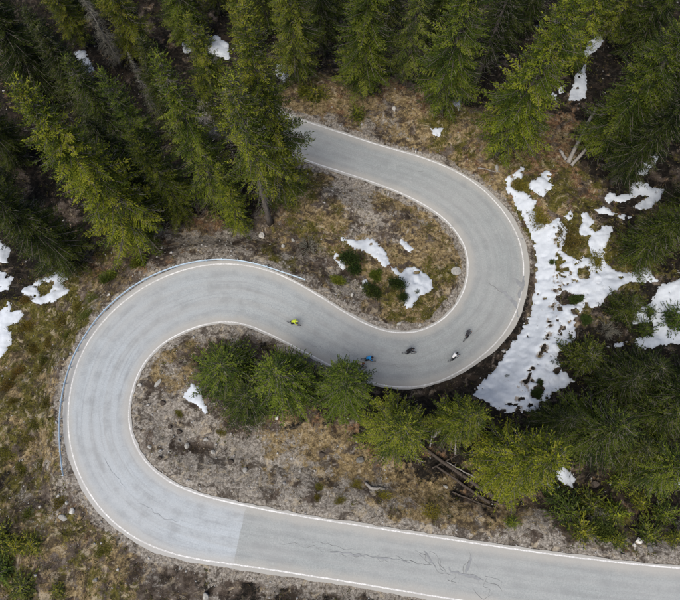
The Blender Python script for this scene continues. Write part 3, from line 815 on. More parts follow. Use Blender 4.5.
snow_patch('long snow bank following the outer edge of the right bend',
    [zoomed([(80, 150), (100, 125), (140, 108), (158, 90), (174, 97), (162, 115), (167, 140), (150, 150), (118, 155), (110, 182), (125, 202), (165, 205), (185, 227), (215, 247), (242, 256), (236, 272), (222, 292), (222, 312), (232, 332), (240, 374), (270, 377), (310, 360), (345, 343), (367, 370), (387, 420), (372, 460)], 490, 150, 5.0) + z6([(220, 215), (235, 235), (262, 238), (280, 228), (297, 240), (307, 270), (322, 285), (330, 300), (300, 330), (280, 345), (270, 372), (250, 400), (255, 425), (225, 455), (210, 475), (220, 500), (250, 530), (200, 560), (165, 600), (120, 610), (85, 606), (40, 585), (8, 562), (18, 545), (58, 503), (100, 445), (138, 385), (153, 325), (160, 270), (158, 220), (152, 170), (127, 130), (105, 95), (88, 70)]), [(506, 183), (515, 188), (523, 199), (533, 210), (540, 224), (549, 240), (536, 246), (529, 230), (521, 214), (513, 201)], zoomed([(188, 195), (200, 163), (230, 148), (260, 118), (280, 103), (300, 102), (300, 127), (287, 150), (312, 175), (290, 202), (265, 240), (245, 222), (215, 207)], 490, 150, 5.0)],
    [z6([(205, 330), (235, 318), (262, 328), (258, 345), (235, 350), (215, 345)]), z6([(258, 262), (280, 255), (292, 268), (285, 284), (262, 282)]), z6([(255, 375), (270, 368), (284, 380), (275, 396), (258, 392)]), z6([(150, 545), (172, 530), (180, 548), (165, 572), (150, 570)]), z6([(208, 222), (222, 225), (226, 245), (212, 250)])],
    lines=[([(x, y) for x, y in z6([(212, 180), (211, 240), (208, 290), (204, 335), (195, 390), (178, 450), (145, 515), (122, 560), (115, 600)])], 0.10)], patchy=z6([(214, 150), (300, 230), (335, 300), (285, 400), (240, 500), (160, 610), (128, 570), (182, 455), (210, 335)]), rag=.5, thick=.3, dirt=.22)
z7 = lambda p: zoomed(p, 560, 140, 3.75)
snow_patch('heart shaped snow patch in the shade under the big right hand spruces', [z7([(260, 53), (285, 43), (310, 58), (355, 43), (369, 65), (350, 95), (320, 132), (295, 130), (270, 115), (300, 108), (295, 85), (268, 75)])], rag=.25, dirt=.1)
snow_patch('hooked snow patch below the heart shaped one', [z7([(166, 217), (193, 193), (212, 208), (262, 200), (270, 158), (330, 162), (345, 178), (392, 184), (377, 220), (345, 252), (300, 264), (273, 252), (327, 215), (300, 205), (240, 234), (205, 230), (180, 237)])], rag=.22, dirt=.1)
snow_patch('thin pointed snow streak under the hooked patch', [z7([(126, 262), (165, 251), (214, 275), (195, 283), (150, 277)])], rag=.15)
snow_patch('crumbs of snow beside the thin pointed streak', [z7([(218, 285), (235, 277), (248, 285), (240, 297), (222, 296)]), z7([(255, 286), (268, 284), (270, 293), (256, 295)])], rag=.12)
snow_patch('stepped snow patch between mossy hummocks right of the long bank', [z7([(80, 278), (100, 270), (127, 300), (127, 315), (107, 327), (130, 345), (165, 323), (194, 323), (192, 360), (165, 402), (162, 447), (118, 432), (103, 380), (118, 352), (90, 362), (68, 345), (85, 310)])], rag=.25, dirt=.12)
snow_patch('winding snow tongue between the moss and the young dark spruce', [z7([(160, 443), (200, 488), (260, 498), (310, 483), (342, 488), (364, 530), (300, 534), (262, 534), (215, 562), (165, 595), (150, 625), (110, 625), (85, 565), (85, 530), (120, 540), (140, 500), (130, 480)])], rag=.3, dirt=.15)
snow_patch('small snow patch on the moss near the pale logs', [z7([(12, 287), (40, 266), (50, 290), (35, 302)])], rag=.15)
z8 = lambda p: zoomed(p, 540, 270, 4.614)
snow_patch('wide snow field around the round dark bushes at the right picture edge', [z8([(800, 30), (645, 42), (560, 62), (500, 158), (440, 188), (425, 248), (520, 240), (530, 292), (440, 318), (436, 347), (490, 366), (560, 347), (645, 338), (800, 330)])], rag=.35, dirt=.12)
snow_patch('snow gap between the two dark spruces below the young one', [z8([(262, 440), (300, 453), (348, 448), (342, 493), (300, 484)])], rag=.2)
snow_patch('snow speck beside the bare grey bush', [z8([(343, 340), (382, 333), (388, 352), (350, 358)])], rag=.12)
z9 = lambda p: zoomed(p, 440, 390, 2.833)
snow_patch('jagged snow patch under the yellow green spruce beside the lower road', [z9([(328, 240), (342, 205), (362, 225), (388, 250), (377, 278), (355, 267), (330, 252)]), z9([(298, 262), (337, 275), (320, 285)])], rag=.22)
snow_patch('snow patch at the right picture edge above the lower road', [z9([(648, 242), (660, 208), (690, 222), (700, 285), (663, 268), (672, 247)])], rag=.2)
z3 = lambda p: zoomed(p, 440, 0, 2.833)
snow_patch('upper snow strip in the dark gap between the big right hand spruces', [z3([(408, 147), (420, 118), (457, 96), (464, 115), (440, 147), (415, 162)])], rag=.25)
snow_patch('lower snow strip in the dark gap between the big right hand spruces', [z3([(367, 267), (385, 213), (412, 183), (415, 230), (412, 278), (368, 286)])], rag=.25)
snow_patch('broken snow flecks left of the lower snow strip', [z3([(317, 258), (332, 268), (328, 285), (316, 285)]), z3([(334, 250), (352, 240), (350, 262), (338, 266)])], rag=.15)
snow_patch('narrow snow remnant between two spruces above the upper road', [z3([(26, 265), (66, 246), (70, 260), (52, 312), (34, 292)])], rag=.15)
z2 = lambda p: zoomed(p, 220, 0, 2.833)
snow_patch('small snow patch high between the spruces near the top picture edge', [z2([(458, 17), (490, 13), (503, 30), (470, 50)])], rag=.2)
snow_patch('rounded snow patch beside the tall spruce above the upper road', [z2([(162, 180), (196, 178), (200, 205), (182, 234), (157, 212)])], rag=.2)
snow_patch('small snow crust on the dry bank above the upper road', [z2([(598, 364), (632, 363), (622, 388), (604, 382)])], rag=.12)
z0 = lambda p: zoomed(p, 0, 0, 2.833)
snow_patch('snow patch in the dark gap below the pale dead spruce', [z0([(207, 148), (242, 142), (268, 200), (235, 208), (223, 170)])], rag=.2)
snow_patch('big grey snow patch round a dark boulder behind the left hand spruces', [z0([(560, 130), (610, 98), (645, 118), (650, 165), (600, 155), (560, 150)]), z0([(515, 120), (550, 110), (550, 145), (520, 150)])], rag=.35, dirt=.45)

# ------------------------------------------------------------------ spruces
UP = np.array((0, 0, 1.0))


def norm(a): return a / (np.linalg.norm(a, axis=-1, keepdims=True) + 1e-9)


def sprays(P_, D, L_, W_, rng, tilt=0.6):
    """flat pointed sprays of needles: one four sided leaf each"""
    S = np.cross(D, UP); S = norm(S)
    N = np.cross(S, D)
    a = rng.normal(0, tilt, len(P_))[:, None]
    S = S * np.cos(a) + N * np.sin(a)
    v = np.stack([P_ - D * L_[:, None] * 0.06, P_ + D * (L_ * 0.48)[:, None] + S * W_[:, None], P_ + D * L_[:, None], P_ + D * (L_ * 0.42)[:, None] - S * W_[:, None]], 1)
    return v.reshape(-1, 3)


def spruce_meshes(H, Rc, cb, seed, sparse=1.0, droop=1.0, power=0.78, dead=0.25, ragged=0.35, frond=0.37, fine=0.64, gap=0.82):
    """trunk, branches and needle crown of one Norway spruce"""
    rng = np.random.default_rng(seed)
    # trunk
    r0 = 0.012 * H + 0.06
    bend = rng.normal(0, 0.006 * H, 2)
    zs = np.linspace(-0.6, H, 12)
    def axis(z): f = np.clip(z / H, 0, 1); return np.stack([bend[0] * np.sin(f * 3), bend[1] * np.sin(f * 2.3), np.asarray(z, float)], -1)
    pts = axis(zs); rad = [max(0.012, r0 * (1 - max(z, 0) / H) ** 0.85 * (1.35 if z < 0.2 else 1)) for z in zs]
    g = Geo(); g.tube([tuple(p) for p in pts], rad, 9); trunk = g.mesh('trunk', M['bark'])
    NV = []; TINT = []; BR = Geo(); TW = Geo()
    z = cb
    wob_ph = rng.random(4) * 6.28
    while z < H - 0.25:
        t = (H - z) / (H - cb)
        prof = (0.045 + t ** power) * (1 - 0.32 * sstep(0.86, 1.0, t))
        nb = int(rng.integers(5, 7))
        a0 = rng.random() * 6.28
        for b in range(nb):
            az_ = a0 + 6.283 * b / nb + rng.normal(0, 0.22)
            lop = 1 + 0.20 * math.sin(az_ + wob_ph[0]) * math.sin(z * 0.35 + wob_ph[1]) + 0.14 * math.sin(2 * az_ + z * 0.8 + wob_ph[2])
            L_ = Rc * prof * lop * (1 - ragged * rng.random() ** 1.3)
            if L_ < 0.18: L_ = 0.18
            bare = rng.random() < (dead * 0.5 if t < 0.9 else dead * 1.5)
            zb = z + rng.normal(0, 0.10)
            hd = np.array((math.cos(az_), math.sin(az_), 0))
            pit = 0.75 * (1 - t) ** 1.6 - 0.28 * t * droop + rng.normal(0, 0.07)      # slope at the trunk
            sag = -0.42 * t * droop; lift = 0.36 * droop
            s = np.linspace(0, 1, 7)
            path = axis(zb)[None] + hd[None] * (L_ * s)[:, None] + UP[None] * (L_ * (pit * s + sag * s ** 2 + lift * s ** 3 * t))[:, None]
            rb = 0.012 + 0.012 * L_
            n_side = 3 if L_ > 0.8 else 3
            BR.tube([tuple(p) for p in path[::2]], [rb, rb * 0.7, rb * 0.45, rb * 0.18], n_side)
            if bare and L_ > 0.6:
                # a dead branch: grey twigs only
                for k in range(int(L_ * 4)):
                    f = rng.uniform(0.25, 1); i = min(5, int(f * 6)); p = path[i] + (path[i + 1] - path[i]) * (f * 6 - i)
                    d = norm(hd * 0.7 + np.cross(UP, hd) * rng.choice((-1, 1)) * rng.uniform(.4, 1) + UP * rng.uniform(-.5, .15))
                    l = rng.uniform(.25, .7) * min(1, L_ * .5)
                    TW.tube([tuple(p), tuple(p + d * l)], [0.014, 0.004], 3)
                if rng.random() < 0.6: continue
            # side twigs, left and right, longest near the inner third, hanging a little
            nt = max(3, int(L_ / 0.105 * sparse))
            f = np.sort(rng.uniform(0.10, 1.0, nt)); f[-1] = 1.0
            if L_ > 2.2: f = 0.22 + 0.78 * (f - 0.1) / 0.9
            ii = np.minimum(5, (f * 6).astype(int)); fr = (f * 6 - ii)[:, None]
            P0 = path[ii] * (1 - fr) + path[ii + 1] * fr
            T0 = norm(path[ii + 1] - path[ii])
            side = np.where(np.arange(nt) % 2, 1.0, -1.0)[:, None] * np.cross(UP, hd)[None]
            fwd = rng.uniform(0.35, 0.95, nt)[:, None]
            D0 = norm(side + T0 * fwd + UP * rng.normal(-0.20, 0.16, nt)[:, None] * droop)
            l0 = np.clip(frond * L_ * (1.10 - f) * rng.uniform(.6, 1.25, nt), 0.16, 1.15)
            D0[-1] = T0[-1]; l0[-1] = 0.35
            tb = rng.uniform(0.05, 0.92)                       # tone of this branch
            m = np.clip((l0 / (0.062 * fine)).astype(int) + 2, 3, 22)
            rep = np.repeat(np.arange(nt), m)
            k = np.concatenate([np.arange(x) for x in m]) / np.maximum(1, np.repeat(m, m))
            Pk = P0[rep] + D0[rep] * (l0[rep] * k)[:, None]
            ka = norm(D0[rep] + np.cross(D0[rep], UP) * rng.normal(0, 0.55, len(rep))[:, None] + UP * rng.normal(-0.06, 0.20, len(rep))[:, None])
            Lk = rng.uniform(0.12, 0.28, len(rep)) * fine; Wk = Lk * rng.uniform(0.15, 0.25, len(rep))
            NV.append(sprays(Pk, ka, Lk, Wk, rng))
            TINT.append(np.clip(tb + rng.normal(0, 0.17, len(rep)), 0, 0.98))
            # hanging curtains below the branch
            nh = int(L_ * 3.0 * sparse * droop)
            if nh:
                j = rng.integers(0, len(Pk), nh)
                Dh = norm(np.stack([rng.normal(0, .35, nh), rng.normal(0, .35, nh), -np.ones(nh)], 1))
                Lh = rng.uniform(.16, .36, nh)
                NV.append(sprays(Pk[j], Dh, Lh, Lh * 0.2, rng, 1.5)); TINT.append(np.clip(tb - 0.1 + rng.normal(0, .16, nh), 0, 0.95))
        z += gap * (0.30 + 0.40 * t) * rng.uniform(0.7, 1.3) * (0.8 + 0.2 / max(sparse, .3))
    # leader, cones near the top
    n = 26
    zt = rng.uniform(H - 1.1, H, n); th = rng.random(n) * 6.28
    Pt = axis(zt); Dt = norm(np.stack([np.cos(th), np.sin(th), rng.uniform(.3, 1.4, n)], 1)); Lt = rng.uniform(.15, .34, n)
    NV.append(sprays(Pt, Dt, Lt, Lt * .22, rng)); TINT.append(np.full(n, .85))
    nc = int(H * 2.2)
    zc = H - (H - cb) * rng.uniform(0.06, 0.30, nc); th = rng.random(nc) * 6.28; rc_ = Rc * ((H - zc) / (H - cb)) ** power * rng.uniform(.5, .95, nc)
    Pc = axis(zc) + np.stack([np.cos(th) * rc_, np.sin(th) * rc_, rc_ * 0], 1)
    Dc = np.tile((0, 0, -1.0), (nc, 1)) + rng.normal(0, .1, (nc, 3))
    NV.append(sprays(Pc, norm(Dc), np.full(nc, .2), np.full(nc, .045), rng, 1.5)); TINT.append(np.full(nc, 1.0))
    # bare stubs on the trunk below the crown, pale lichen twigs through the crown
    for k in range(int(H * 2.2)):
        zz = rng.uniform(cb * 0.35, cb + (H - cb) * 0.25); a = rng.random() * 6.28
        p = axis(zz); d = np.array((math.cos(a), math.sin(a), rng.uniform(-.45, .0))); l = rng.uniform(.6, 0.55 * Rc + .6)
        TW.tube([tuple(p), tuple(p + d * l * .5), tuple(p + d * l + UP * -.12 * l)], [0.026, 0.016, 0.006], 3)
    for k in range(int(H * 5)):
        t = rng.random() ** 0.8; zz = H - (H - cb) * t; a = rng.random() * 6.28; rr = Rc * t ** power
        p = axis(zz) + np.array((math.cos(a), math.sin(a), -0.1 * t)) * rr * rng.uniform(.45, .92) + UP * 0.10
        d = norm(np.array((math.cos(a + rng.normal(0, .7)), math.sin(a + rng.normal(0, .7)), rng.uniform(-.35, .35)))); l = rng.uniform(.3, .8)
        TW.tube([tuple(p), tuple(p + d * l)], [0.022, 0.010], 3)
    for k in range(int(26 + H * 1.2)):
        t = rng.uniform(.02, .22); zz = H - (H - cb) * t; a = rng.random() * 6.28; rr = Rc * t ** power
        p = axis(zz) + UP * .06; d = np.array((math.cos(a), math.sin(a), rng.uniform(.1, .5))); l = rr * rng.uniform(.5, .95)
        TW.tube([tuple(p), tuple(p + d * l * .5), tuple(p + d * l)], [0.034, 0.026, 0.010], 3)
    V = np.concatenate(NV); Q = np.arange(len(V)).reshape(-1, 4)
    crown = mesh_np('crown', V, Q, None, M['needle'])
    tt = np.repeat(np.concatenate(TINT), 4)
    vattr(crown, 'tint', np.stack([tt] * 3, 1))
    br = BR.mesh('branches', M['bark']); tw = TW.mesh('dead_twigs', M['twig'])
    return dict(H=H, R=Rc, trunk=trunk, crown=crown, branches=br, dead_twigs=tw)


KIND = {
    'tall_a': spruce_meshes(32, 4.8, 3.0, 1, dead=.22, power=.66), 'tall_b': spruce_meshes(34, 4.4, 5.0, 2, dead=.18, droop=1.15, power=.66), 'tall_c': spruce_meshes(30, 4.9, 2.0, 3, dead=.14, power=.58),
    'tall_d': spruce_meshes(28, 4.2, 2.5, 4, dead=.25, ragged=.42, sparse=.95, power=.64), 'mid_a': spruce_meshes(17, 4.2, 1.2, 5, dead=.08, power=.70, frond=.34, fine=.58, gap=.54), 'mid_b': spruce_meshes(15, 3.8, 0.8, 6, dead=.06, power=.68, droop=.8, frond=.35, fine=.58, gap=.54),
    'thin': spruce_meshes(22, 2.6, 3.0, 7, dead=.5, ragged=.55, sparse=.7), 'young': spruce_meshes(7, 3.3, 0.25, 8, dead=.06, power=.6, droop=.6, ragged=.5),
    'bare': spruce_meshes(29, 3.7, 14.0, 9, dead=.3, ragged=.45, sparse=.9, power=.6),
}


def dead_spruce(H, Rc, seed):
    rng = np.random.default_rng(seed); g = Geo(); zs = np.linspace(-.5, H, 9)
    g.tube([(0.04 * math.sin(z), 0.03 * z / H, z) for z in zs], [max(.012, .26 * (1 - max(0, z) / H) ** .9) for z in zs], 8)
    trunk = g.mesh('trunk', M['deadwood']); b = Geo()
    z = H * .12
    while z < H - .2:
        t = (H - z) / H
        for k in range(5):
            a = rng.random() * 6.28; L_ = Rc * (t ** .7 + .05) * rng.uniform(.4, 1); hd = np.array((math.cos(a), math.sin(a), 0))
            p0 = np.array((0, 0, z)); p1 = p0 + hd * L_ * .55 + UP * L_ * .02; p2 = p0 + hd * L_ - UP * L_ * .22
            b.tube([tuple(p0), tuple(p1), tuple(p2)], [.035, .022, .006], 3)
            for q in range(int(L_ * 6)):
                f = rng.uniform(.25, 1); p = p0 + (p2 - p0) * f + UP * L_ * .1 * (1 - f); s = norm(np.cross(UP, hd) * rng.choice((-1, 1)) + hd * rng.uniform(.2, 1) + UP * rng.uniform(-.7, .1))
                b.tube([tuple(p), tuple(p + s * rng.uniform(.2, .7) * (1.1 - f * .5))], [.016, .005], 3)
        z += rng.uniform(.25, .5)
    return dict(H=H, R=Rc, trunk=trunk, branches=b.mesh('branches', M['twig']))


KIND['dead'] = dead_spruce(24, 2.6, 21)
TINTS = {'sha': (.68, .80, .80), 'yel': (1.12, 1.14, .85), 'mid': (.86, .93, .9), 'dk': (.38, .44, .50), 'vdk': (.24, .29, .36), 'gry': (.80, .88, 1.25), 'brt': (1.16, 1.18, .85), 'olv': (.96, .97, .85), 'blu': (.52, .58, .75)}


def tree(label, kind, base, tip, rad, tint='mid', group='spruces of the mountain forest', rot=None, name='spruce_tree', hmax=38):
    x, y, z = (float(v) for v in ground(*base))
    hs = np.linspace(2, hmax, 300); qx, qy = proj(x, y, z + hs)
    h = float(hs[np.argmin((qx - tip[0]) ** 2 + (qy - tip[1]) ** 2)])
    k = KIND[kind]; s = h / k['H']; sr = rad / k['R'] * (1.04 if kind.startswith('tall') else 1.0)
    root = bpy.data.objects.new(name, None); COL.objects.link(root)
    root.empty_display_size = 0.5
    root.location = (x, y, z); root.rotation_euler = (random.gauss(0, .012), random.gauss(0, .012), random.random() * 6.28 if rot is None else rot)
    root.scale = (sr, sr, s)
    tag(root, label, 'tree', group)
    tr = add('trunk', k['trunk'], root)
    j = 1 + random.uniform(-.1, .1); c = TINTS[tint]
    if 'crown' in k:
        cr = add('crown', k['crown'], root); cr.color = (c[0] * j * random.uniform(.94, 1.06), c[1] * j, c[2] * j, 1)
    add('branches', k['branches'], tr)['kind'] = 'stuff'
    if 'dead_twigs' in k: add('dead_twigs', k['dead_twigs'], tr)['kind'] = 'stuff'
    return root


tree('huge yellow green spruce leaning across the left picture edge', 'tall_a', (146, 236), (2, 90), 5.3, 'brt')
tree('dark spruce below the huge one at the left picture edge', 'tall_c', (78, 264), (-30, 160), 4.6, 'dk')
tree('dark spruce at the left edge between the huge one and the snow', 'tall_b', (20, 215), (-80, 100), 4.2, 'dk')
tree('nearly black broad spruce filling the top left picture corner', 'tall_c', (52, 92), (-40, -30), 5.6, 'vdk')
tree('slim spruce with a lit left flank in the left hand group', 'tall_d', (182, 204), (109, 64), 3.4, 'sha')
tree('shorter spruce standing in front of the left hand group', 'mid_a', (186, 216), (139, 124), 3.3, 'mid')
tree('tall spruce in the middle of the left hand group', 'tall_d', (222, 206), (173, 42), 4.0, 'mid')
tree('tallest spruce overhanging the start of the upper road', 'tall_a', (287, 200), (242, 10), 4.7, 'olv')
tree('spruce with a bare grey trunk beside the scree above the guard rail', 'bare', (270, 223), (226, 76), 3.7, 'olv')
tree('low bright green spruce beside the bare grey trunk', 'mid_b', (240, 228), (226, 165), 2.6, 'brt')
tree('spruce with a thin lit tip left of the reddish clearing', 'tall_d', (132, 158), (66, 56), 3.8, 'dk')
tree('dark spruce hidden between the huge left one and the left hand group', 'tall_b', (150, 205), (92, 110), 3.6, 'vdk')
tree('pale dead spruce with bare drooping boughs near the top left corner', 'dead', (122, 68), (72, -12), 2.6, name='dead_spruce', group='dead spruces')
tree('small grey snag between the green spruces of the left hand group', 'dead', (160, 118), (127, 52), 1.7, name='dead_spruce', group='dead spruces')
tree('spruce left of the pale dead one at the top edge', 'tall_b', (86, 48), (46, -60), 3.2, 'olv')
tree('spruce right of the pale dead one at the top edge', 'tall_d', (140, 55), (100, -50), 4.0, 'olv')
tree('spruce behind the tip of the left hand group at the top edge', 'tall_c', (192, 46), (162, -70), 4.0, 'mid')
tree('narrow spruce left of the big grey snow patch', 'thin', (206, 36), (186, -50), 2.6, 'olv')
tree('spruce right of the big grey snow patch at the top edge', 'tall_d', (250, 52), (232, -60), 3.0, 'brt')
tree('spruce behind the rounded snow patch above the upper road', 'tall_a', (299, 80), (286, -60), 4.2, 'mid')
tree('dark spruce squeezed behind the one by the rounded snow patch', 'tall_b', (322, 56), (318, -80), 3.4, 'dk')
tree('broad spruce directly above the round bush by the upper road', 'tall_c', (362, 93), (364, -60), 4.8, 'mid')
tree('dark greyish spruce between the two broad ones above the upper road', 'tall_d', (404, 84), (410, -60), 3.2, 'gry')
tree('broad spruce above the bare brown bank of the upper road', 'tall_a', (440, 110), (456, -60), 5.0, 'sha')
tree('dark thin spruce right of the narrow snow remnant', 'thin', (476, 80), (500, -70), 3.2, 'vdk')
tree('dark spruce filling the gap at the top edge beside the giant', 'tall_b', (488, 60), (512, -80), 3.6, 'dk')
tree('giant yellow green spruce standing by the start of the right bend', 'tall_a', (498, 152), (556, -18), 5.3, 'brt')
tree('yellow spruce behind the giant left of the snow strips', 'tall_d', (560, 70), (596, -60), 3.6, 'brt')
tree('large spruce behind the pale logs at the right', 'tall_c', (598, 150), (672, -10), 4.9, 'sha')
tree('dark spruce at the right between the pale logs and the heart shaped snow', 'tall_b', (612, 182), (690, 70), 3.8, 'vdk')
tree('big spruce cut by the right picture edge above the heart shaped snow', 'tall_a', (668, 128), (765, -30), 5.0, 'mid')
tree('dark spruce in the top right picture corner', 'tall_b', (622, 58), (676, -80), 4.0, 'dk')
tree('dark broad spruce right of the hooked snow patch', 'mid_a', (634, 254), (690, 212), 4.4, 'dk')
tree('spruce at the right edge above the wide snow field', 'tall_d', (700, 245), (800, 150), 4.6, 'mid')
tree('bushy dark young spruce at the lower end of the long snow bank', 'young', (578, 362), (592, 348), 3.8, 'dk', group='young spruces on the snow')
tree('young dark spruce standing in the snow tongue', 'young', (618, 314), (634, 296), 3.1, 'dk', group='young spruces on the snow')
tree('dark spruce under the wide snow field at the right', 'mid_b', (628, 380), (662, 364), 4.2, 'vdk')
tree('dark spruce cut by the right picture edge under the wide snow field', 'mid_a', (672, 392), (722, 372), 4.6, 'vdk')
tree('broad dark spruce with radiating boughs below the snow bank', 'mid_a', (577, 432), (620, 412), 5.6, 'dk')
tree('dark slim spruce between the radiating one and the right picture edge', 'mid_b', (640, 418), (676, 402), 4.2, 'dk')
tree('olive spruce at the right picture edge above the lower road', 'mid_a', (640, 466), (690, 446), 4.6, 'sha')
tree('yellow green spruce with two bare trunks visible above the fallen logs', 'mid_a', (492, 461), (553, 437), 5.3, 'yel')
tree('lower companion of the yellow green spruce beside its bare trunks', 'mid_b', (500, 476), (536, 472), 3.3, 'yel')
tree('small spruce at the foot of the right bend above leaning bare poles', 'mid_b', (452, 424), (472, 401), 3.7, 'olv')
RW = 'spruces in a row below the middle road'
tree('rightmost spruce of the row below the middle road, beside the outer bend', 'mid_a', (392, 432), (397, 414), 5.0, 'mid', RW)
tree('third spruce of the row below the middle road, hiding part of the riders', 'mid_a', (343, 396), (343, 374), 4.6, 'sha', RW)
tree('second spruce of the row below the middle road, with a pale star top', 'mid_b', (286, 386), (279, 368), 5.2, 'sha', RW)
tree('leftmost bushy spruce of the row below the middle road', 'mid_b', (232, 374), (222, 364), 4.7, 'sha', RW)
tree('low dark spruce tucked under the left end of the row', 'mid_b', (254, 402), (247, 396), 4.1, 'dk', RW)
tree('dark spruce behind the huge left one beside the reddish clearing', 'tall_b', (104, 128), (46, 20), 3.8, 'vdk')
tree('dark spruce at the left edge above the huge one', 'tall_c', (22, 160), (-70, 50), 4.4, 'dk')
tree('dark spruce hidden behind the middle of the left hand group', 'tall_b', (190, 150), (148, 30), 3.4, 'dk')
tree('olive spruce behind the tallest one at the end of the upper road', 'tall_d', (228, 130), (196, 10), 3.6, 'olv')
tree('dark spruce at the right edge beside the heart shaped snow', 'tall_b', (694, 196), (800, 90), 4.2, 'dk')
tree('olive spruce high in the right hand forest', 'tall_a', (646, 98), (722, -40), 4.6, 'sha')
tree('spruce at the top edge right of the snow strips', 'tall_d', (604, 36), (640, -90), 3.8, 'mid')
tree('dark spruce at the right edge between the radiating one and the wide snow field', 'mid_b', (690, 425), (740, 412), 3.8, 'dk')
tree('background spruce at the top edge right of the tallest one', 'tall_b', (338, 26), (336, -100), 3.4, 'dk')
tree('background spruce at the top edge behind the giant', 'tall_c', (520, 26), (545, -100), 3.6, 'dk')
tree('background spruce at the top edge above the left dead one', 'tall_c', (70, 14), (30, -90), 3.6, 'dk')
tree('background spruce at the top edge above the big grey snow patch', 'tall_b', (220, 14), (205, -90), 3.2, 'dk')
tree('nearly black spruce outside the broad one in the top left corner', 'tall_c', (22, 62), (-70, -60), 5.2, 'vdk')
tree('nearly black spruce between the top left corner and the dead spruce', 'tall_b', (84, 98), (34, 0), 3.6, 'vdk')
tree('dark spruce standing behind the radiating one at its upper right', 'mid_b', (608, 386), (640, 368), 3.8, 'vdk')
tree('nearly black spruce at the right edge below the wide snow field', 'mid_a', (650, 402), (704, 384), 4.6, 'vdk')
tree('dark spruce between the radiating one and the olive one', 'mid_b', (616, 448), (650, 436), 3.6, 'dk')
tree('dark spruce at the low end of the snow bank behind the yellow green one', 'mid_b', (545, 424), (574, 408), 3.0, 'vdk')
tree('dark spruce at the right edge over the hooked snow patch', 'tall_b', (672, 222), (770, 140), 4.2, 'vdk')
tree('dark spruce deep in the right hand forest above the pale logs', 'tall_c', (628, 118), (700, 10), 4.2, 'dk')
tree('dark spruce at the top edge above the upper snow strip', 'tall_c', (582, 20), (612, -100), 3.6, 'vdk')
tree('dark spruce at the top edge above the left hand group', 'tall_b', (120, 18), (90, -70), 3.6, 'dk')
tree('spruce closing the gap behind the tallest one at the top edge', 'tall_d', (268, 30), (254, -90), 3.6, 'mid')
tree('background spruce at the top edge above the broad ones', 'tall_b', (385, 40), (390, -80), 3.2, 'dk')
tree('background spruce behind the bare brown bank at the top edge', 'tall_c', (430, 50), (440, -90), 3.4, 'dk')

# ------------------------------------------------------------------ shrubs
def leafy_shrub(seed, n=4200, flat=0.75, leaf=0.13, mat='leaf', lumps=7):
    """a bush of radius 1: upright stems, leaves in clumps"""
    rng = np.random.default_rng(seed); st = Geo(); NV = []; TI = []
    cl = [(np.array((0, 0, .45 * flat)), .6)]
    for k in range(lumps):
        a = rng.random() * 6.28; r = rng.uniform(.3, .72)
        cl.append((np.array((math.cos(a) * r, math.sin(a) * r, rng.uniform(.15, .75) * flat)), rng.uniform(.25, .45)))
    for c, r in cl:
        st.tube([(c[0] * .15, c[1] * .15, -.12), tuple(c * .6), tuple(c + UP * r * .5)], [.035, .02, .006], 4)
        m = int(n / len(cl) * (r / .4) ** 2)
        d = norm(rng.normal(0, 1, (m, 3))); d[:, 2] = np.abs(d[:, 2]) * .9 - .15
        az_ = np.arctan2(d[:, 1], d[:, 0]); lump = 1 + .28 * np.sin(az_ * 5 + rng.random() * 6) + .2 * np.sin(az_ * 9 + rng.random() * 6)
        p = c + d * (r * lump * rng.uniform(.3, 1.45, m) ** .7)[:, None] * np.array((1, 1, flat + .15))
        p[:, 2] = np.maximum(p[:, 2], .02)
        D = norm(d + UP * .55 + rng.normal(0, .4, (m, 3))); L_ = rng.uniform(.6, 1.3, m) * leaf
        NV.append(sprays(p, D, L_, L_ * rng.uniform(.16, .3, m), rng, .9)); TI.append(np.clip(rng.uniform(.2, .75) + rng.normal(0, .18, m), 0, 1))
    V = np.concatenate(NV); me = mesh_np('foliage', V, np.arange(len(V)).reshape(-1, 4), None, M[mat]); t = np.repeat(np.concatenate(TI), 4); vattr(me, 'tint', np.stack([t] * 3, 1))
    return dict(foliage=me, stems=st.mesh('stems', M['bark']))


def bare_shrub(seed):
    rng = np.random.default_rng(seed); g = Geo()
    for k in range(46):
        a = rng.random() * 6.28; e = rng.uniform(.25, 1.3); d = np.array((math.cos(a) * math.cos(e), math.sin(a) * math.cos(e), math.sin(e))); L_ = rng.uniform(.6, 1.05)
        p1 = d * L_ * .5; p2 = d * L_ + UP * .05
        g.tube([(0, 0, -.1), tuple(p1), tuple(p2)], [.03, .018, .005], 3)
        for q in range(6):
            f = rng.uniform(.35, 1); p = d * L_ * f; w = norm(d + rng.normal(0, .6, 3)); g.tube([tuple(p), tuple(p + w * rng.uniform(.12, .35))], [.012, .004], 3)
    return dict(stems=g.mesh('stems', M['twig']))


SH = {'a': leafy_shrub(31), 'b': leafy_shrub(32, lumps=9), 'c': leafy_shrub(33, 2200, 1.0, lumps=5), 'm': leafy_shrub(34, 1500, .4, .12, 'heath', 9), 'bare': bare_shrub(35)}
for q_, sd_ in (('p', 41), ('q', 42)):
    k_s = spruce_meshes(1.5, 1.15, .04, sd_, power=.5, droop=.35, gap=.24, fine=.5, dead=0, ragged=.65, frond=.5)
    SH[q_] = dict(foliage=k_s['crown'], stems=k_s['branches'])


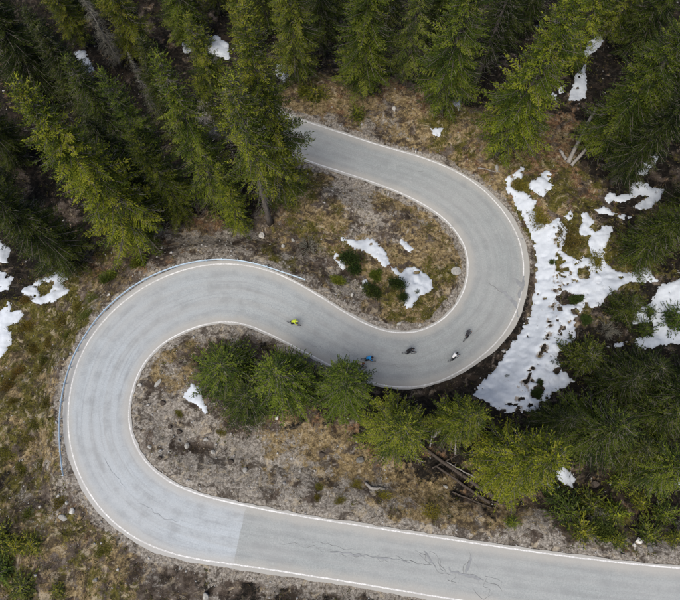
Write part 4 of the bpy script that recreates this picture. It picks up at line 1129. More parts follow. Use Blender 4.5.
def shrub(label, kind, p, r, h=None, tint=(1, 1, 1), name='shrub', cat='shrub', group=None, sy=1.0, rz=None):
    x, y, z = (float(v) for v in ground(*p)); k = SH[kind]
    root = bpy.data.objects.new(name, None); COL.objects.link(root); root.location = (x, y, z - .03); root.scale = (r, r * sy, h or r); root.empty_display_size = .3
    root.rotation_euler = (0, 0, random.random() * 6.28 if rz is None else rz)
    tag(root, label, cat, group)
    if 'foliage' in k: add('foliage', k['foliage'], root).color = (*[c * random.uniform(.92, 1.08) for c in tint], 1)
    add('stems', k['stems'], root)['kind'] = 'stuff'
    return root


DKJ = (.8, 1.0, 1.0); OLV = (2.0, 1.75, 1.1); GRN = (1.5, 1.5, 1.1)
shrub('round olive bush beside the upper road', 'q', (357, 118), 1.5, 1.3, (.85, .8, .8))
shrub('wide olive bush on the bank left of the round one above the upper road', 'p', (316, 96), 2.2, 1.1, (.85, .8, .8), sy=.7, rz=-.3)
shrub('low olive bush at the left end of the bank above the upper road', 'a', (304, 92), 1.2, 1.0, OLV)
shrub('dark juniper under the long curved snow patch', 'c', (350, 262), 1.45, 2.4, DKJ, 'juniper', sy=1.25, rz=1.5)
shrub('lower half of the dark juniper pair beside the narrow snow sliver', 'c', (354, 272), 1.1, 1.7, DKJ, 'juniper')
shrub('flat olive shrub left of the stony rubble inside the right bend', 'a', (337, 281), 1.3, .8, OLV, sy=.6, rz=-.1)
shrub('olive shrub beside the tiny snow remnant inside the right bend', 'a', (376, 277), 1.0, 1.3, GRN)
shrub('dark low shrub under the olive one inside the right bend', 'b', (372, 291), 1.45, 1.1, (.8, .85, .8), sy=.75)
shrub('tallest dark juniper on the left side of the broad snow patch', 'c', (397, 287), 1.15, 2.6, DKJ, 'juniper', sy=1.3, rz=1.4)
shrub('dark juniper foot at the lower tip of the broad snow patch', 'c', (403, 299), .9, 1.3, DKJ, 'juniper')
shrub('tiny juniper sprig growing through the broad snow patch', 'c', (417, 292), .45, .5, DKJ, 'juniper')
shrub('grey leafless bush between the guard rail end and the dark juniper', 'bare', (309, 247), 2.2, 1.6, name='leafless_shrub')
shrub('bright olive bush between the huge left spruce and the guard rail', 'a', (139, 264), 1.2, 1.1, (1.5, 1.35, .8))
shrub('olive bush left of the guard rail under the dark spruce', 'b', (109, 279), 1.15, 1.0, OLV)
shrub('round dark bush in the wide snow field at the picture edge', 'p', (671, 322), 1.8, 1.2, (.4, .5, .6))
shrub('smaller dark bush left of the round one in the wide snow field', 'q', (648, 313), 1.1, .7, (.4, .5, .6))
shrub('dark flat bush at the lower rim of the wide snow field', 'p', (643, 331), 1.25, .8, (.4, .5, .6))
shrub('low green shrub on the snow bank beside the dirty furrow', 'a', (575, 300), 1.25, .8, DKJ, sy=.55, rz=.2)
shrub('small dark shrub by the leafless thicket on the snow bank', 'a', (585, 320), .8, .7, DKJ)
shrub('leafless thicket at the foot of the young spruce on the snow', 'bare', (606, 330), 1.9, 1.3, name='leafless_shrub')
shrub('dark sprig poking through the snow near the dirty furrow', 'a', (553, 263), .6, .5, DKJ)
shrub('dark shrub in the first notch at the top of the snow bank', 'm', (521, 186), 1.2, .9, OLV)
shrub('mossy shrub under the top notch of the snow bank', 'm', (540, 218), 1.7, 1.0, OLV)
shrub('mossy hummock between the snow bank and the stepped snow patch', 'm', (573, 240), 2.2, 1.0, (1.1, .9, .9))
shrub('mossy hummock above the winding snow tongue', 'm', (600, 265), 1.7, .9, OLV)
shrub('dark tuft at the low end of the snow bank beside the furrow', 'a', (537, 393), .8, .7, (.4, .5, .6))
shrub('small dark tuft above the low end of the snow bank', 'a', (539, 383), .6, .5, (.4, .5, .6))
shrub('dark sprig at the roadside end of the snow bank', 'a', (508, 378), .5, .4, (.4, .5, .6))
BR_ = 'bushes above the lower road'
for p, r, h, c, l in [((566, 512), 1.9, 1.5, (.7, .8, .8), 'dark bush at the left of the thicket above the lower road'), ((579, 531), 1.5, 1.2, (1.5, 1.4, .8), 'bright olive bush nearest the road at the thicket edge'),
        ((600, 532), 1.3, 1.1, (1.3, 1.25, .8), 'olive bush under the grey leafless one above the lower road'), ((612, 514), 1.4, 1.2, (1.4, 1.3, .8), 'yellowish bush right of the grey leafless one'),
        ((616, 541), 1.0, 1.0, (1.4, 1.3, .8), 'low bush beside the dark marker post'), ((588, 506), 1.5, 1.3, (.9, .95, .8), 'green bush above the grey leafless one'), ((638, 503), 1.0, .9, (1.5, 1.35, .8), 'small yellow bush alone right of the thicket'),
        ((660, 514), 1.4, 1.1, (1.1, 1.1, .8), 'green bush near the right picture edge above the lower road'), ((646, 535), 1.5, .9, (1.0, 1.0, .8), 'flat green bush above the white stones by the lower road'), ((673, 538), .9, .7, (1.3, 1.2, .8), 'small bush nearest the picture corner above the lower road'),
        ((616, 482), 1.2, .9, (1.2, 1.15, .8), 'green bush in the brown clearing above the lower road'), ((510, 522), .75, .8, (1.4, 1.35, .8), 'small bright bush alone on the dry grass above the lower road'), ((553, 498), 1.3, 1.1, (.7, .8, .8), 'dark bush under the yellow green spruce')]:
    shrub(l, random.choice('pqpqa'), p, r * 1.15, h * .9, (c[0] * .66, c[1] * .70, c[2]), group=BR_)
shrub('grey leafless bush inside the thicket above the lower road', 'bare', (598, 518), 1.7, 1.6, name='leafless_shrub')
for p, r, l in [((320, 489), .65, 'bright moss cushion on the scree above the seam of the road'), ((317, 498), .45, 'tiny moss cushion under the bright one on the scree'), ((341, 501), .7, 'flat moss cushion nearest the lower road'), ((356, 486), .8, 'green cushion at the left of the short pale log'), ((383, 498), 1.1, 'broad green cushion under the short pale log'),
        ((222, 433), .6, 'green cushion on the scree below the jagged snow patch'), ((178, 414), .6, 'green tuft on the scree inside the left bend'), ((432, 515), 1.3, 'yellow green cushion on the dry grass above the lower road')]:
    shrub(l, 'm', p, r, .45, (1.7, 1.5, .8), name='moss_cushion', cat='moss', group='moss cushions on the scree')
for p, r, h, c, l in [((3, 540), 1.7, 1.5, (1.0, 1.05, .8), 'tallest bush at the left picture edge near the lower corner'), ((18, 547), 1.1, 1.0, (1.5, 1.35, .8), 'bright olive bush near the lower left picture corner'), ((33, 543), 1.4, 1.0, (1.1, 1.1, .8), 'wide bush right of the bright olive one in the lower corner'),
        ((2, 572), 1.6, 1.3, (.7, .85, .8), 'dark bush at the left edge under the tallest one'), ((24, 588), 1.5, 1.0, (.8, .9, .8), 'dark low bush in the lower left picture corner'), ((58, 590), .9, .6, (1.0, 1.0, .8), 'low bush at the bottom picture edge left of the road')]:
    shrub(l, random.choice('pq'), p, r * 1.1, h * .6, (c[0] * .8, c[1] * .75, c[2]), group='bushes in the lower left corner')
HT = [(63, 323), (78, 308), (92, 300), (68, 335), (50, 345), (34, 350), (28, 325), (18, 372), (8, 388), (12, 402), (44, 362), (26, 300), (85, 318), (40, 372), (30, 440), (8, 455), (36, 425), (48, 402), (22, 470), (100, 553), (28, 515), (60, 505), (42, 466)]
for i, p in enumerate(HT):
    shrub('low olive heath clump on the slope outside the left bend', 'm', p, random.uniform(.7, 1.3), random.uniform(.4, .7), (random.uniform(1.0, 1.6), random.uniform(1.0, 1.4), .8), name='heath_clump', cat='heath', group='heath clumps outside the left bend')

# ------------------------------------------------------------------ stones, logs, stumps
def rock_mesh(seed):
    rng = np.random.default_rng(seed); bm = bmesh.new(); bmesh.ops.create_icosphere(bm, subdivisions=2, radius=1)
    pl = [(norm(rng.normal(0, 1, 3)), rng.uniform(.55, .9)) for _ in range(9)]
    for v in bm.verts:
        c = np.array(v.co)
        for n_, d in pl:
            e = c @ n_ - d
            if e > 0: c = c - n_ * e
        v.co = c * (1 + rng.normal(0, .025))
    me = bpy.data.meshes.new('stone'); bm.to_mesh(me); bm.free(); me.materials.append(M['rock']); return me


ROCK = [rock_mesh(50 + i) for i in range(5)]
for p, s, c, l in [((72, 511), (.55, .45, .35), 1.6, 'white block lying off the end of the guard rail'), ((59, 496), (.5, .35, .3), 1.3, 'pale stone above the white block near the guard rail end'), ((63, 518), (.8, .5, .25), .9, 'flat grey slab under the white block'), ((40, 507), (.25, .22, .2), 1.5, 'small white stone left of the white block'),
        ((67, 503), (.3, .3, .2), 1.3, 'small pale stone between the guard rail end and the white block'), ((206, 597), (.7, .5, .4), 1.1, 'grey boulder below the lower road at the bottom picture edge'), ((118, 570), (.3, .25, .2), 1.2, 'pale stone on the slope below the left bend'), ((96, 580), (.5, .35, .25), .7, 'dark stone at the bottom of the slope below the left bend'),
        ((140, 385), (.4, .3, .2), 1.3, 'pale stone at the inner edge of the left bend'), ((158, 383), (.9, .35, .2), 1.1, 'long pale slab at the inner edge of the left bend'), ((187, 446), (.5, .4, .3), 1.1, 'rounded stone in the middle of the scree'), ((150, 447), (.4, .3, .25), 1.2, 'stone on the scree by the inner line of the left bend'), ((213, 452), (.45, .35, .3), 1.2, 'stone on the scree under the jagged snow patch'),
        ((277, 418), (.5, .35, .25), 1.7, 'white stone at the foot of the low dark spruce'), ((245, 470), (.45, .4, .3), 1.0, 'grey stone on the scree above the road seam'), ((300, 471), (.4, .3, .25), 1.1, 'stone on the scree right of the middle'), ((394, 109), (.7, .45, .3), 1.3, 'pale stone on the bank above the upper road'),
        ((262, 236), (.7, .6, .4), 1.2, 'pale boulder at the foot of the bare grey trunk'), ((283, 246), (.5, .4, .3), 1.1, 'pale stone near the guard rail end'), ((293, 240), (.4, .35, .25), 1.0, 'grey stone beside the leafless bush'), ((162, 248), (.35, .3, .25), 1.4, 'white stone on the litter above the guard rail'), ((109, 295), (.4, .25, .3), 1.7, 'white stone outside the guard rail'),
        ((456, 271), (1.0, .9, .3), 1.0, 'tan flat slab inside the right bend close to the road'), ((420, 325), (.35, .3, .2), 1.4, 'pale stone at the lower inside edge of the right bend'), ((399, 324), (.5, .3, .2), 1.3, 'pale flat stone at the inside line of the middle road'), ((638, 541), (.6, .5, .4), 1.8, 'white stone by the lower road right of the marker post'), ((634, 545), (.4, .35, .25), 1.6, 'smaller white stone touching the larger by the lower road'),
        ((650, 549), (.5, .4, .3), .5, 'dark stone right of the white ones by the lower road'), ((203, 55), (1.6, 1.2, 1.0), .35, 'dark boulder in the big grey snow patch'), ((214, 60), (1.2, 1.0, .9), .35, 'second dark boulder beside the big grey snow patch'), ((524, 147), (.4, .3, .25), 1.6, 'white stone on the red litter near the giant spruce'), ((497, 168), (.8, .35, .25), .9, 'grey stone at the top of the snow bank'),
        ((628, 482), (.01, .01, .01), 1, ''), ((352, 295), (.4, .35, .25), 1.4, 'pale stone in the rubble by the middle road'), ((361, 287), (.35, .3, .25), 1.5, 'white stone in the rubble inside the right bend'), ((446, 487), (.5, .3, .2), 1.1, 'pale stone on the dry grass above the lower road'), ((360, 460), (.7, .6, .45), .5, 'dark boulder under the rightmost roadside spruce')]:
    if not l: continue
    x, y, z = (float(v) for v in ground(*p))
    o = add('stone', random.choice(ROCK), loc=(x, y, z + s[2] * .25), rot=(random.uniform(-.3, .3), random.uniform(-.3, .3), random.random() * 6.28), scale=tuple(q * .78 for q in s)); o.color = (c, c, c * .97, 1)
    tag(o, l, 'stone', 'larger stones on the slope')


def log(label, pts, lifts, radii, mat, name='fallen_log', stubs=6, group='fallen trunks', cat='log'):
    P3 = []
    for (px, py), lf, r in zip(pts, lifts, radii):
        x, y, z = (float(v) for v in ground(px, py))
        x, y = (float(v) for v in at(px, py, z + lf)); P3.append(np.array((x, y, z + lf + r * .6)))
    base = P3[0].copy(); P3 = resample(np.array(P3) - base, 9); n = len(P3)
    rad = np.interp(np.linspace(0, 1, n), np.linspace(0, 1, len(radii)), radii)
    P3[1:-1] += np.random.default_rng(len(label)).normal(0, .04, (n - 2, 3))
    g = Geo(); g.tube([tuple(p) for p in P3], list(rad), 8)
    root = add(name, g.mesh(name, M[mat]), loc=tuple(base)); tag(root, label, cat, group)
    rng = np.random.default_rng(len(label) + 3); d = norm(P3[-1] - P3[0])
    for k in range(stubs):
        i = rng.integers(2, n - 1); s = norm(np.cross(d, rng.normal(0, 1, 3)) + d * .4); s[2] = abs(s[2])
        h = Geo(); l = rng.uniform(.3, .9); h.tube([tuple(P3[i]), tuple(P3[i] + s * l)], [rad[i] * .25, .01], 4)
        add('branch_stub', h.mesh('branch_stub', M[mat]), root)
    return root


log('long pale bare trunk leaning into the dark spruces at the right', [(568, 163), (581, 136), (596, 108)], [0, 1.5, 3.5], [.30, .26, .20], 'deadwood')
log('shorter pale trunk crossing the foot of the long one at the right', [(571, 166), (581, 155), (592, 143)], [.1, .8, 1.6], [.24, .22, .18], 'deadwood')
log('short pale stump piece left of the leaning pale trunks', [(560, 151), (566, 160)], [.4, .1], [.2, .24], 'deadwood', stubs=2)
log('long dark fallen trunk running down below the yellow green spruce', [(424, 448), (460, 474), (500, 501)], [.3, .3, .2], [.17, .22, .26], 'rotwood')
log('thinner fallen trunk parallel to the long dark one', [(436, 466), (462, 484), (490, 503)], [.3, .2, .2], [.12, .16, .18], 'rotwood')
log('grey leaning pole under the small spruce at the foot of the right bend', [(433, 437), (448, 424)], [.2, 1.8], [.18, .14], 'deadwood', stubs=3)
log('thin upright pole left of the grey leaning one', [(430, 447), (433, 430)], [.1, 1.2], [.09, .06], 'deadwood', stubs=1)
log('thin pole right of the grey leaning one', [(455, 455), (456, 432)], [.1, 1.0], [.09, .06], 'deadwood', stubs=2)
log('upper bare trunk leaning under the yellow green spruce', [(472, 454), (496, 446)], [.2, 3.5], [.30, .25], 'deadwood', stubs=4)
log('lower bare trunk leaning under the yellow green spruce', [(478, 467), (500, 467)], [.2, 3.0], [.22, .18], 'deadwood', stubs=3)
log('short pale log with a dark hollow on the slope above the lower road', [(365, 482), (370, 488), (385, 489)], [.1, .2, .1], [.14, .2, .16], 'deadwood', stubs=2)
log('thin grey stick lying on the grass outside the left bend', [(13, 469), (21, 459)], [.1, .1], [.06, .04], 'deadwood', stubs=1)
log('thin dark stem crossing the upper end of the long fallen trunk', [(432, 468), (462, 452)], [.2, .4], [.09, .05], 'rotwood', stubs=4)
log('grey broken stem between the two fallen trunks', [(446, 462), (476, 478)], [.35, .35], [.09, .07], 'deadwood', stubs=4)
log('brown stem lying along the lower side of the fallen trunks', [(452, 492), (492, 508)], [.12, .12], [.1, .06], 'rotwood', stubs=4)
log('short dark stem under the lower bare trunk', [(466, 474), (488, 486)], [.3, .25], [.12, .08], 'rotwood', stubs=3)
log('thin grey stem under the rightmost roadside spruce', [(402, 452), (424, 462)], [.15, .15], [.07, .04], 'deadwood', stubs=4)
log('brown fallen stem above the dry grass of the lower road', [(480, 498), (513, 508)], [.15, .15], [.1, .07], 'rotwood', stubs=3)
log('fallen branch in the litter under the rightmost roadside spruce', [(352, 447), (372, 436)], [.1, .2], [.1, .05], 'rotwood', stubs=4)
log('thin fallen stem on the red litter near the giant spruce', [(478, 168), (500, 172)], [.1, .1], [.08, .05], 'deadwood', stubs=3)


def stump(label, p, r, h):
    r *= .75
    x, y, z = (float(v) for v in ground(*p)); rng = np.random.default_rng(len(label)); g = Geo()
    n = 14; V = []
    for zz, k in ((-.2, 1.35), (.12, 1.1), (h * .8, .95), (h, .9)):
        for i in range(n): a = 6.283 * i / n; q = r * k * (1 + .13 * math.sin(3 * a + 1) + rng.normal(0, .05)); V.append((q * math.cos(a), q * math.sin(a), zz + (rng.normal(0, .05) if zz == h else 0)))
    Q = [(j * n + i, j * n + (i + 1) % n, (j + 1) * n + (i + 1) % n, (j + 1) * n + i) for j in range(3) for i in range(n)]
    V.append((0, 0, h * .8)); T = [(len(V) - 1, 3 * n + i, 3 * n + (i + 1) % n) for i in range(n)]
    o = add('stump', mesh_np('stump', V, Q, T, M['rotwood']), loc=(x, y, z)); tag(o, label, 'stump', 'old tree stumps')


stump('dark stump at the end of the roadside spruce row', (240, 424), .5, .35)
stump('dark stump left of the jagged snow patch', (163, 403), .4, .3)
stump('dark stump on the scree below the green tuft', (179, 432), .35, .3)
stump('small dark stump left of the scree middle', (170, 427), .3, .25)
stump('dark stump low on the scree above the road', (231, 462), .4, .3)
stump('dark stump by the inner line low in the left bend', (160, 458), .28, .25)
stump('dark stump under the pale tan grass on the slope', (322, 455), .45, .3)
stump('brown stump in the clearing under the olive spruce', (595, 484), .5, .4)

# ------------------------------------------------------------------ guard rail and marker posts
GR = [(62.8, 475), (60.3, 458), (59.2, 440), (59, 420), (60.7, 400), (65.3, 378.5), (72.4, 357.4), (83, 338), (96, 318.5), (113, 301), (131, 287), (152, 275), (176.5, 265.6), (197.6, 260.6), (219, 258.7), (241, 260.0), (262.4, 265.2), (283.5, 272.3), (304.7, 279.5)]
gp = []
for p in resample(np.array(GR), 60, 2):
    k = station_px(*p); z = CZ[k] + .72; x, y = at(p[0], p[1], z); gp.append((float(x), float(y), z))
gp = resample(np.array(gp), 140, 3)
gd = np.gradient(gp[:, :2], axis=0); gd /= np.linalg.norm(gd, axis=1)[:, None]; gn = np.column_stack([-gd[:, 1], gd[:, 0]])
kk = ((gp[:, None, :2] - C2[None]) ** 2).sum(2).argmin(1)
if ((C2[kk] - gp[:, :2]) * gn).sum() < 0: gn = -gn                      # towards the road
origin = np.append(gp[0, :2], gp[0, 2] - .72)
rail = bpy.data.objects.new('guard_rail', None); COL.objects.link(rail); rail.location = origin
tag(rail, 'light blue grey steel guard rail along the outside of the left bend', 'guard rail')
prof = [(0.0, .16), (.035, .13), (.075, .085), (.075, .055), (.02, .015), (.02, -.015), (.075, -.055), (.075, -.085), (.035, -.13), (0.0, -.16)]
V = []; Q = []; np_ = len(prof)
for side_off in (0.0, -.012):
    for i in range(len(gp)):
        for a, b in prof: V.append((*(gp[i, :2] + gn[i] * (a + side_off) - origin[:2]), gp[i, 2] + b - origin[2]))
m = len(gp) * np_
for i in range(len(gp) - 1):
    for j in range(np_ - 1):
        a = i * np_ + j; q = (a, a + 1, a + np_ + 1, a + np_); Q += [q, tuple(m + t for t in q[::-1])]
    for j in (0, np_ - 1):
        a = i * np_ + j; q = (a, a + np_, m + a + np_, m + a); Q.append(q if j == 0 else q[::-1])
add('beam', mesh_np('beam', V, Q, None, M['steel']), rail)
pg = Geo(); pg.box((0, 0, -.15), (.055, .11, 1.30)); pg.box((.03, 0, .38), (.12, .09, .14)); post_me = pg.mesh('post', M['steel'], False)
dist = np.concatenate(([0], np.cumsum(np.linalg.norm(np.diff(gp[:, :2], axis=0), axis=1))))
for s in np.arange(.6, dist[-1] - .2, 2.0):
    i = int(np.argmin(abs(dist - s))); p = gp[i]
    add('post', post_me, rail, loc=(p[0] - gn[i, 0] * .10 - origin[0], p[1] - gn[i, 1] * .10 - origin[1], p[2] - .38 - origin[2]), rot=(0, 0, math.atan2(gn[i, 1], gn[i, 0])))
for e in (0, -1):
    g = Geo(); p = gp[e]; d = gd[e] * (1 if e else -1)
    g.tube([(*(p[:2] - origin[:2] + gn[e] * .02 + d * .02), p[2] - origin[2] - .17), (*(p[:2] - origin[:2] + gn[e] * .02 + d * .02), p[2] - origin[2] + .17)], [.085, .085], 10)
    add('end_cap', g.mesh('end_cap', M['steel']), rail)


def marker(label, p, dark=False):
    x, y, z = (float(v) for v in ground(*p)); root = bpy.data.objects.new('marker_post', None); COL.objects.link(root); root.location = (x, y, z); tag(root, label, 'marker post', 'roadside marker posts')
    g = Geo(); V = []
    for zz in (-.2, .62): V += [(-.07, -.05, zz), (.07, -.05, zz), (.05, .06, zz), (-.05, .06, zz)]
    g.put(V, [(0, 1, 5, 4), (1, 2, 6, 5), (2, 3, 7, 6), (3, 0, 4, 7), (4, 5, 6, 7)]); add('shaft', g.mesh('shaft', M['gunmetal'] if dark else M['post_white'], False), root)
    g = Geo(); V = []
    for zz in (.622, .86): V += [(-.072, -.052, zz), (.072, -.052, zz), (.052, .062, zz), (-.052, .062, zz)]
    g.put(V, [(0, 1, 5, 4), (1, 2, 6, 5), (2, 3, 7, 6), (3, 0, 4, 7), (4, 5, 6, 7)]); b = add('band', g.mesh('band', M['gunmetal'], False), root)
    g = Geo(); g.box((0, -.058, .74), (.05, .01, .16)); add('reflector', g.mesh('reflector', M['post_white'], False), b)
    g = Geo(); V = []
    for zz, k in ((.862, 1), (1.0, .8)): V += [(-.07 * k, -.05 * k, zz), (.07 * k, -.05 * k, zz), (.05 * k, .06 * k, zz - .05 * (k < 1)), (-.05 * k, .06 * k, zz - .05 * (k < 1))]
    g.put(V, [(0, 1, 5, 4), (1, 2, 6, 5), (2, 3, 7, 6), (3, 0, 4, 7), (4, 5, 6, 7)]); add('cap', g.mesh('cap', M['gunmetal'] if dark else M['post_white'], False), root)


marker('white marker post above the upper road on the outer side', (415.5, 152))
marker('white marker post on the inner side of the upper road', (388, 196))
marker('white marker post at the inside of the right bend', (450.5, 228))
marker('dark marker post by the thicket at the lower road', (621, 553), True)
marker('marker post at the left of the roadside spruce that hides the riders', (322, 366))

# ------------------------------------------------------------------ riders
def skinned(name, verts, edges, radii, mat, root=0, sub=2):
    me = bpy.data.meshes.new(name); me.from_pydata(verts, edges, []); o = bpy.data.objects.new(name, me); COL.objects.link(o)
    md = o.modifiers.new('skin', 'SKIN'); md.use_smooth_shade = True
    sv = me.skin_vertices[0].data
    for i, r in enumerate(radii): sv[i].radius = (r, r) if not hasattr(r, '__len__') else r; sv[i].use_root = (i == root)
    o.modifiers.new('sub', 'SUBSURF').levels = sub
    bpy.context.view_layer.update()
    ev = o.evaluated_get(bpy.context.evaluated_depsgraph_get())
    out = bpy.data.meshes.new_from_object(ev); out.name = name; out.materials.clear(); out.materials.append(mat)
    for p in out.polygons: p.use_smooth = True
    bpy.data.objects.remove(o); bpy.data.meshes.remove(me)
    return out


J = dict(pelvis=(-.19, 0, .99), waist=(-.07, 0, 1.11), chest=(.12, 0, 1.25), neckb=(.27, 0, 1.34), neck=(.34, 0, 1.40), head=(.41, 0, 1.47), crown=(.46, 0, 1.545), nose=(.515, 0, 1.455))
for sgn, sd_ in ((1, 'l'), (-1, 'r')):
    J['sh' + sd_] = (.21, sgn * .185, 1.315); J['el' + sd_] = (.38, sgn * .235, 1.10); J['wr' + sd_] = (.535, sgn * .205, 1.005); J['pa' + sd_] = (.605, sgn * .20, .99)
    J['hip' + sd_] = (-.16, sgn * .10, .95)
    f = .16 * sgn
    J['kn' + sd_] = (.20 + f * .35, sgn * .105, .70 + f * .55 * -1 * -.6); J['an' + sd_] = (-.05 + f, sgn * .115, .365); J['toe' + sd_] = (.11 + f, sgn * .115, .315)


def skel(names, links, rad, over=1.0): return [J[n] for n in names], [(names.index(a), names.index(b)) for a, b in links], [rad[n] * over if not isinstance(rad[n], tuple) else tuple(x * over for x in rad[n]) for n in names]


RAD = dict(pelvis=(.13, .155), waist=(.115, .14), chest=(.125, .165), neckb=.085, neck=.058, head=.092, crown=.07, nose=.03)
for s_ in 'lr': RAD.update({'sh' + s_: .062, 'el' + s_: .042, 'wr' + s_: .029, 'pa' + s_: .034, 'hip' + s_: .088, 'kn' + s_: .058, 'an' + s_: .036, 'toe' + s_: .032})
names = list(J)
links = [('pelvis', 'waist'), ('waist', 'chest'), ('chest', 'neckb'), ('neckb', 'neck'), ('neck', 'head'), ('head', 'crown'), ('head', 'nose')]
for s_ in 'lr': links += [('chest', 'sh' + s_), ('sh' + s_, 'el' + s_), ('el' + s_, 'wr' + s_), ('wr' + s_, 'pa' + s_), ('pelvis', 'hip' + s_), ('hip' + s_, 'kn' + s_), ('kn' + s_, 'an' + s_), ('an' + s_, 'toe' + s_)]
body_me = skinned('body', *skel(names, links, RAD), M['skin'], names.index('pelvis'))
# fingers closed round the handlebar, ears and eyes, joined into the body mesh
plain_body = body_me.copy()
bm = bmesh.new(); bm.from_mesh(body_me)
g = Geo()
for sgn in (1, -1):
    for k in range(4):
        y = sgn * (.172 + .019 * k); L_ = (.030, .034, .032, .025)[k]
        g.tube([(.60, y, .995), (.60 + L_, y, 1.0), (.625 + L_ * .6, y, .975), (.61, y, .955)], [.010, .0095, .009, .007], 6)
    g.tube([(.575, sgn * .172, .985), (.60, sgn * .150, .975), (.622, sgn * .155, .962)], [.0115, .0105, .008], 6)
    g.ellipsoid((.405, sgn * .088, 1.465), (.018, .008, .028), 8, 6)
fm = g.mesh('fingers', M['skin']); bm.from_mesh(fm); bm.to_mesh(body_me); bm.free()
J2 = dict(J)


def garment(name, src, segs, others, grow_, mat):
    """the part of the body surface nearest to some limbs, as a shell just outside it"""
    co = np.empty(len(src.vertices) * 3, np.float32); src.vertices.foreach_get('co', co); co = co.reshape(-1, 3)
    nn = np.empty(len(src.vertices) * 3, np.float32); src.vertex_normals.foreach_get('vector', nn); nn = nn.reshape(-1, 3)
    def dist(sg): return np.min([seg_dist(co, np.array([J[a], J[b]])) / rr for a, b, rr in sg], axis=0)
    own = dist(segs) <= dist(others) * 1.3
    F = [tuple(p.vertices) for p in src.polygons if all(own[v] for v in p.vertices)]
    used = sorted({v for f in F for v in f}); rm = {v: k for k, v in enumerate(used)}
    me = bpy.data.meshes.new(name); me.from_pydata([tuple(co[v] + nn[v] * grow_) for v in used], [], [tuple(rm[v] for v in f) for f in F]); me.materials.append(mat)
    for p in me.polygons: p.use_smooth = True
    return me


UPPER = [('pelvis', 'waist', .14), ('waist', 'chest', .14), ('chest', 'neckb', .12)] + [(a + s_, b + s_, w) for s_ in 'lr' for a, b, w in (('sh', 'el', .05), ('el', 'wr', .035))] + [('chest', 'shl', .1), ('chest', 'shr', .1)]
LOWER = [(a, b + s_, w) for s_ in 'lr' for a, b, w in (('pelvis', 'hip', .12),)] + [(a + s_, b + s_, w) for s_ in 'lr' for a, b, w in (('hip', 'kn', .07), ('kn', 'an', .045))]
REST = [('neckb', 'neck', .06), ('neck', 'head', .08), ('head', 'crown', .08), ('head', 'nose', .05)] + [(a + s_, b + s_, w) for s_ in 'lr' for a, b, w in (('wr', 'pa', .03), ('an', 'toe', .035))]
jersey_me = garment('jersey', plain_body, UPPER, LOWER + REST, .012, M['black'])
shorts_me = garment('tights', plain_body, LOWER, UPPER + REST, .009, M['black'])
g = Geo(); q = Matrix.Rotation(R(-28), 3, 'Y'); g.ellipsoid((.42, 0, 1.515), (.15, .108, .09), 16, 10, q); helmet_me = g.mesh('helmet', M['black'])
g = Geo()
for k in range(5): y = -.06 + .03 * k; g.tube([(.33, y, 1.56), (.41, y, 1.592), (.48, y, 1.57)], [.006, .01, .006], 5)
vent_me = g.mesh('vent_rib', M['gunmetal'])
g = Geo(); g.ellipsoid((.497, 0, 1.487), (.022, .078, .024), 12, 6); glasses_me = g.mesh('glasses', M['gunmetal'])
shoe_me = {}
for sgn, s_ in ((1, 'l'), (-1, 'r')):
    a = np.array(J2['an' + s_]); t = np.array(J2['toe' + s_]); c = (a + t) / 2; g = Geo(); g.ellipsoid(tuple(c + np.array((.02, 0, -.02))), (.135, .048, .042), 12, 8); shoe_me[s_] = g.mesh('shoe', M['gunmetal'])
# bicycle: wheels at x = -0.42 and 0.60
g = Geo()
for a, b, r in [((-.02, 0, .29), (-.19, 0, .86), .018), ((-.175, 0, .80), (.46, 0, .86), .017), ((-.02, 0, .29), (.485, 0, .74), .021), ((.46, 0, .86), (.49, 0, .72), .022)]: g.tube([a, b], r, 8)
for s_ in (1, -1): g.tube([(-.02, s_ * .03, .29), (-.42, s_ * .06, .34)], .012, 6); g.tube([(-.17, s_ * .02, .79), (-.42, s_ * .06, .34)], .010, 6)
frame_me = g.mesh('frame', M['gunmetal'])
g = Geo()
for s_ in (1, -1): g.tube([(.49, s_ * .035, .72), (.545, s_ * .05, .50), (.60, s_ * .055, .34)], [.016, .014, .010], 6)
fork_me = g.mesh('fork', M['gunmetal'])
g = Geo(); g.tube([(.46, 0, .88), (.45, 0, .96), (.545, 0, .965)], .014, 6); g.tube([(.545, -.21, .965), (.545, .21, .965)], .014, 8)
for s_ in (1, -1): g.tube([(.545, s_ * .205, .965), (.62, s_ * .21, .97), (.645, s_ * .21, .91), (.60, s_ * .21, .84), (.53, s_ * .21, .83)], .014, 6)
bar_me = g.mesh('handlebar', M['black'])
g = Geo(); g.tube([(-.18, 0, .84), (-.20, 0, .905)], .014, 6); g.ellipsoid((-.25, 0, .915), (.085, .07, .022), 12, 6); g.ellipsoid((-.13, 0, .915), (.12, .032, .018), 12, 6); saddle_me = g.mesh('saddle', M['black'])
g = Geo(); g.torus((0, 0, 0), .335, .015, 32, 6); tyre_me = g.mesh('tyre', M['black'])
g = Geo(); g.torus((0, 0, 0), .308, .013, 32, 6); rim_me = g.mesh('rim', M['gunmetal'])
g = Geo()
for k in range(16): a = 2 * PI * k / 16; g.tube([(.02 * math.cos(a + .8), .02 * (-1) ** k, .02 * math.sin(a + .8)), (.3 * math.cos(a), 0, .3 * math.sin(a))], .0022, 3)
g.tube([(0, -.05, 0), (0, .05, 0)], .02, 8); spoke_me = g.mesh('spokes', M['alloy'])
g = Geo(); g.torus((-.02, -.05, .29), .09, .008, 20, 5); g.tube([(-.02, -.07, .29), (-.02 - .16, -.075, .29)], .012, 5); g.tube([(-.02, .07, .29), (-.02 + .16, .075, .29)], .012, 5); g.tube([(-.02, -.08, .29), (-.02, .08, .29)], .022, 8)
crank_me = g.mesh('crankset', M['alloy'])
pedal_me = []
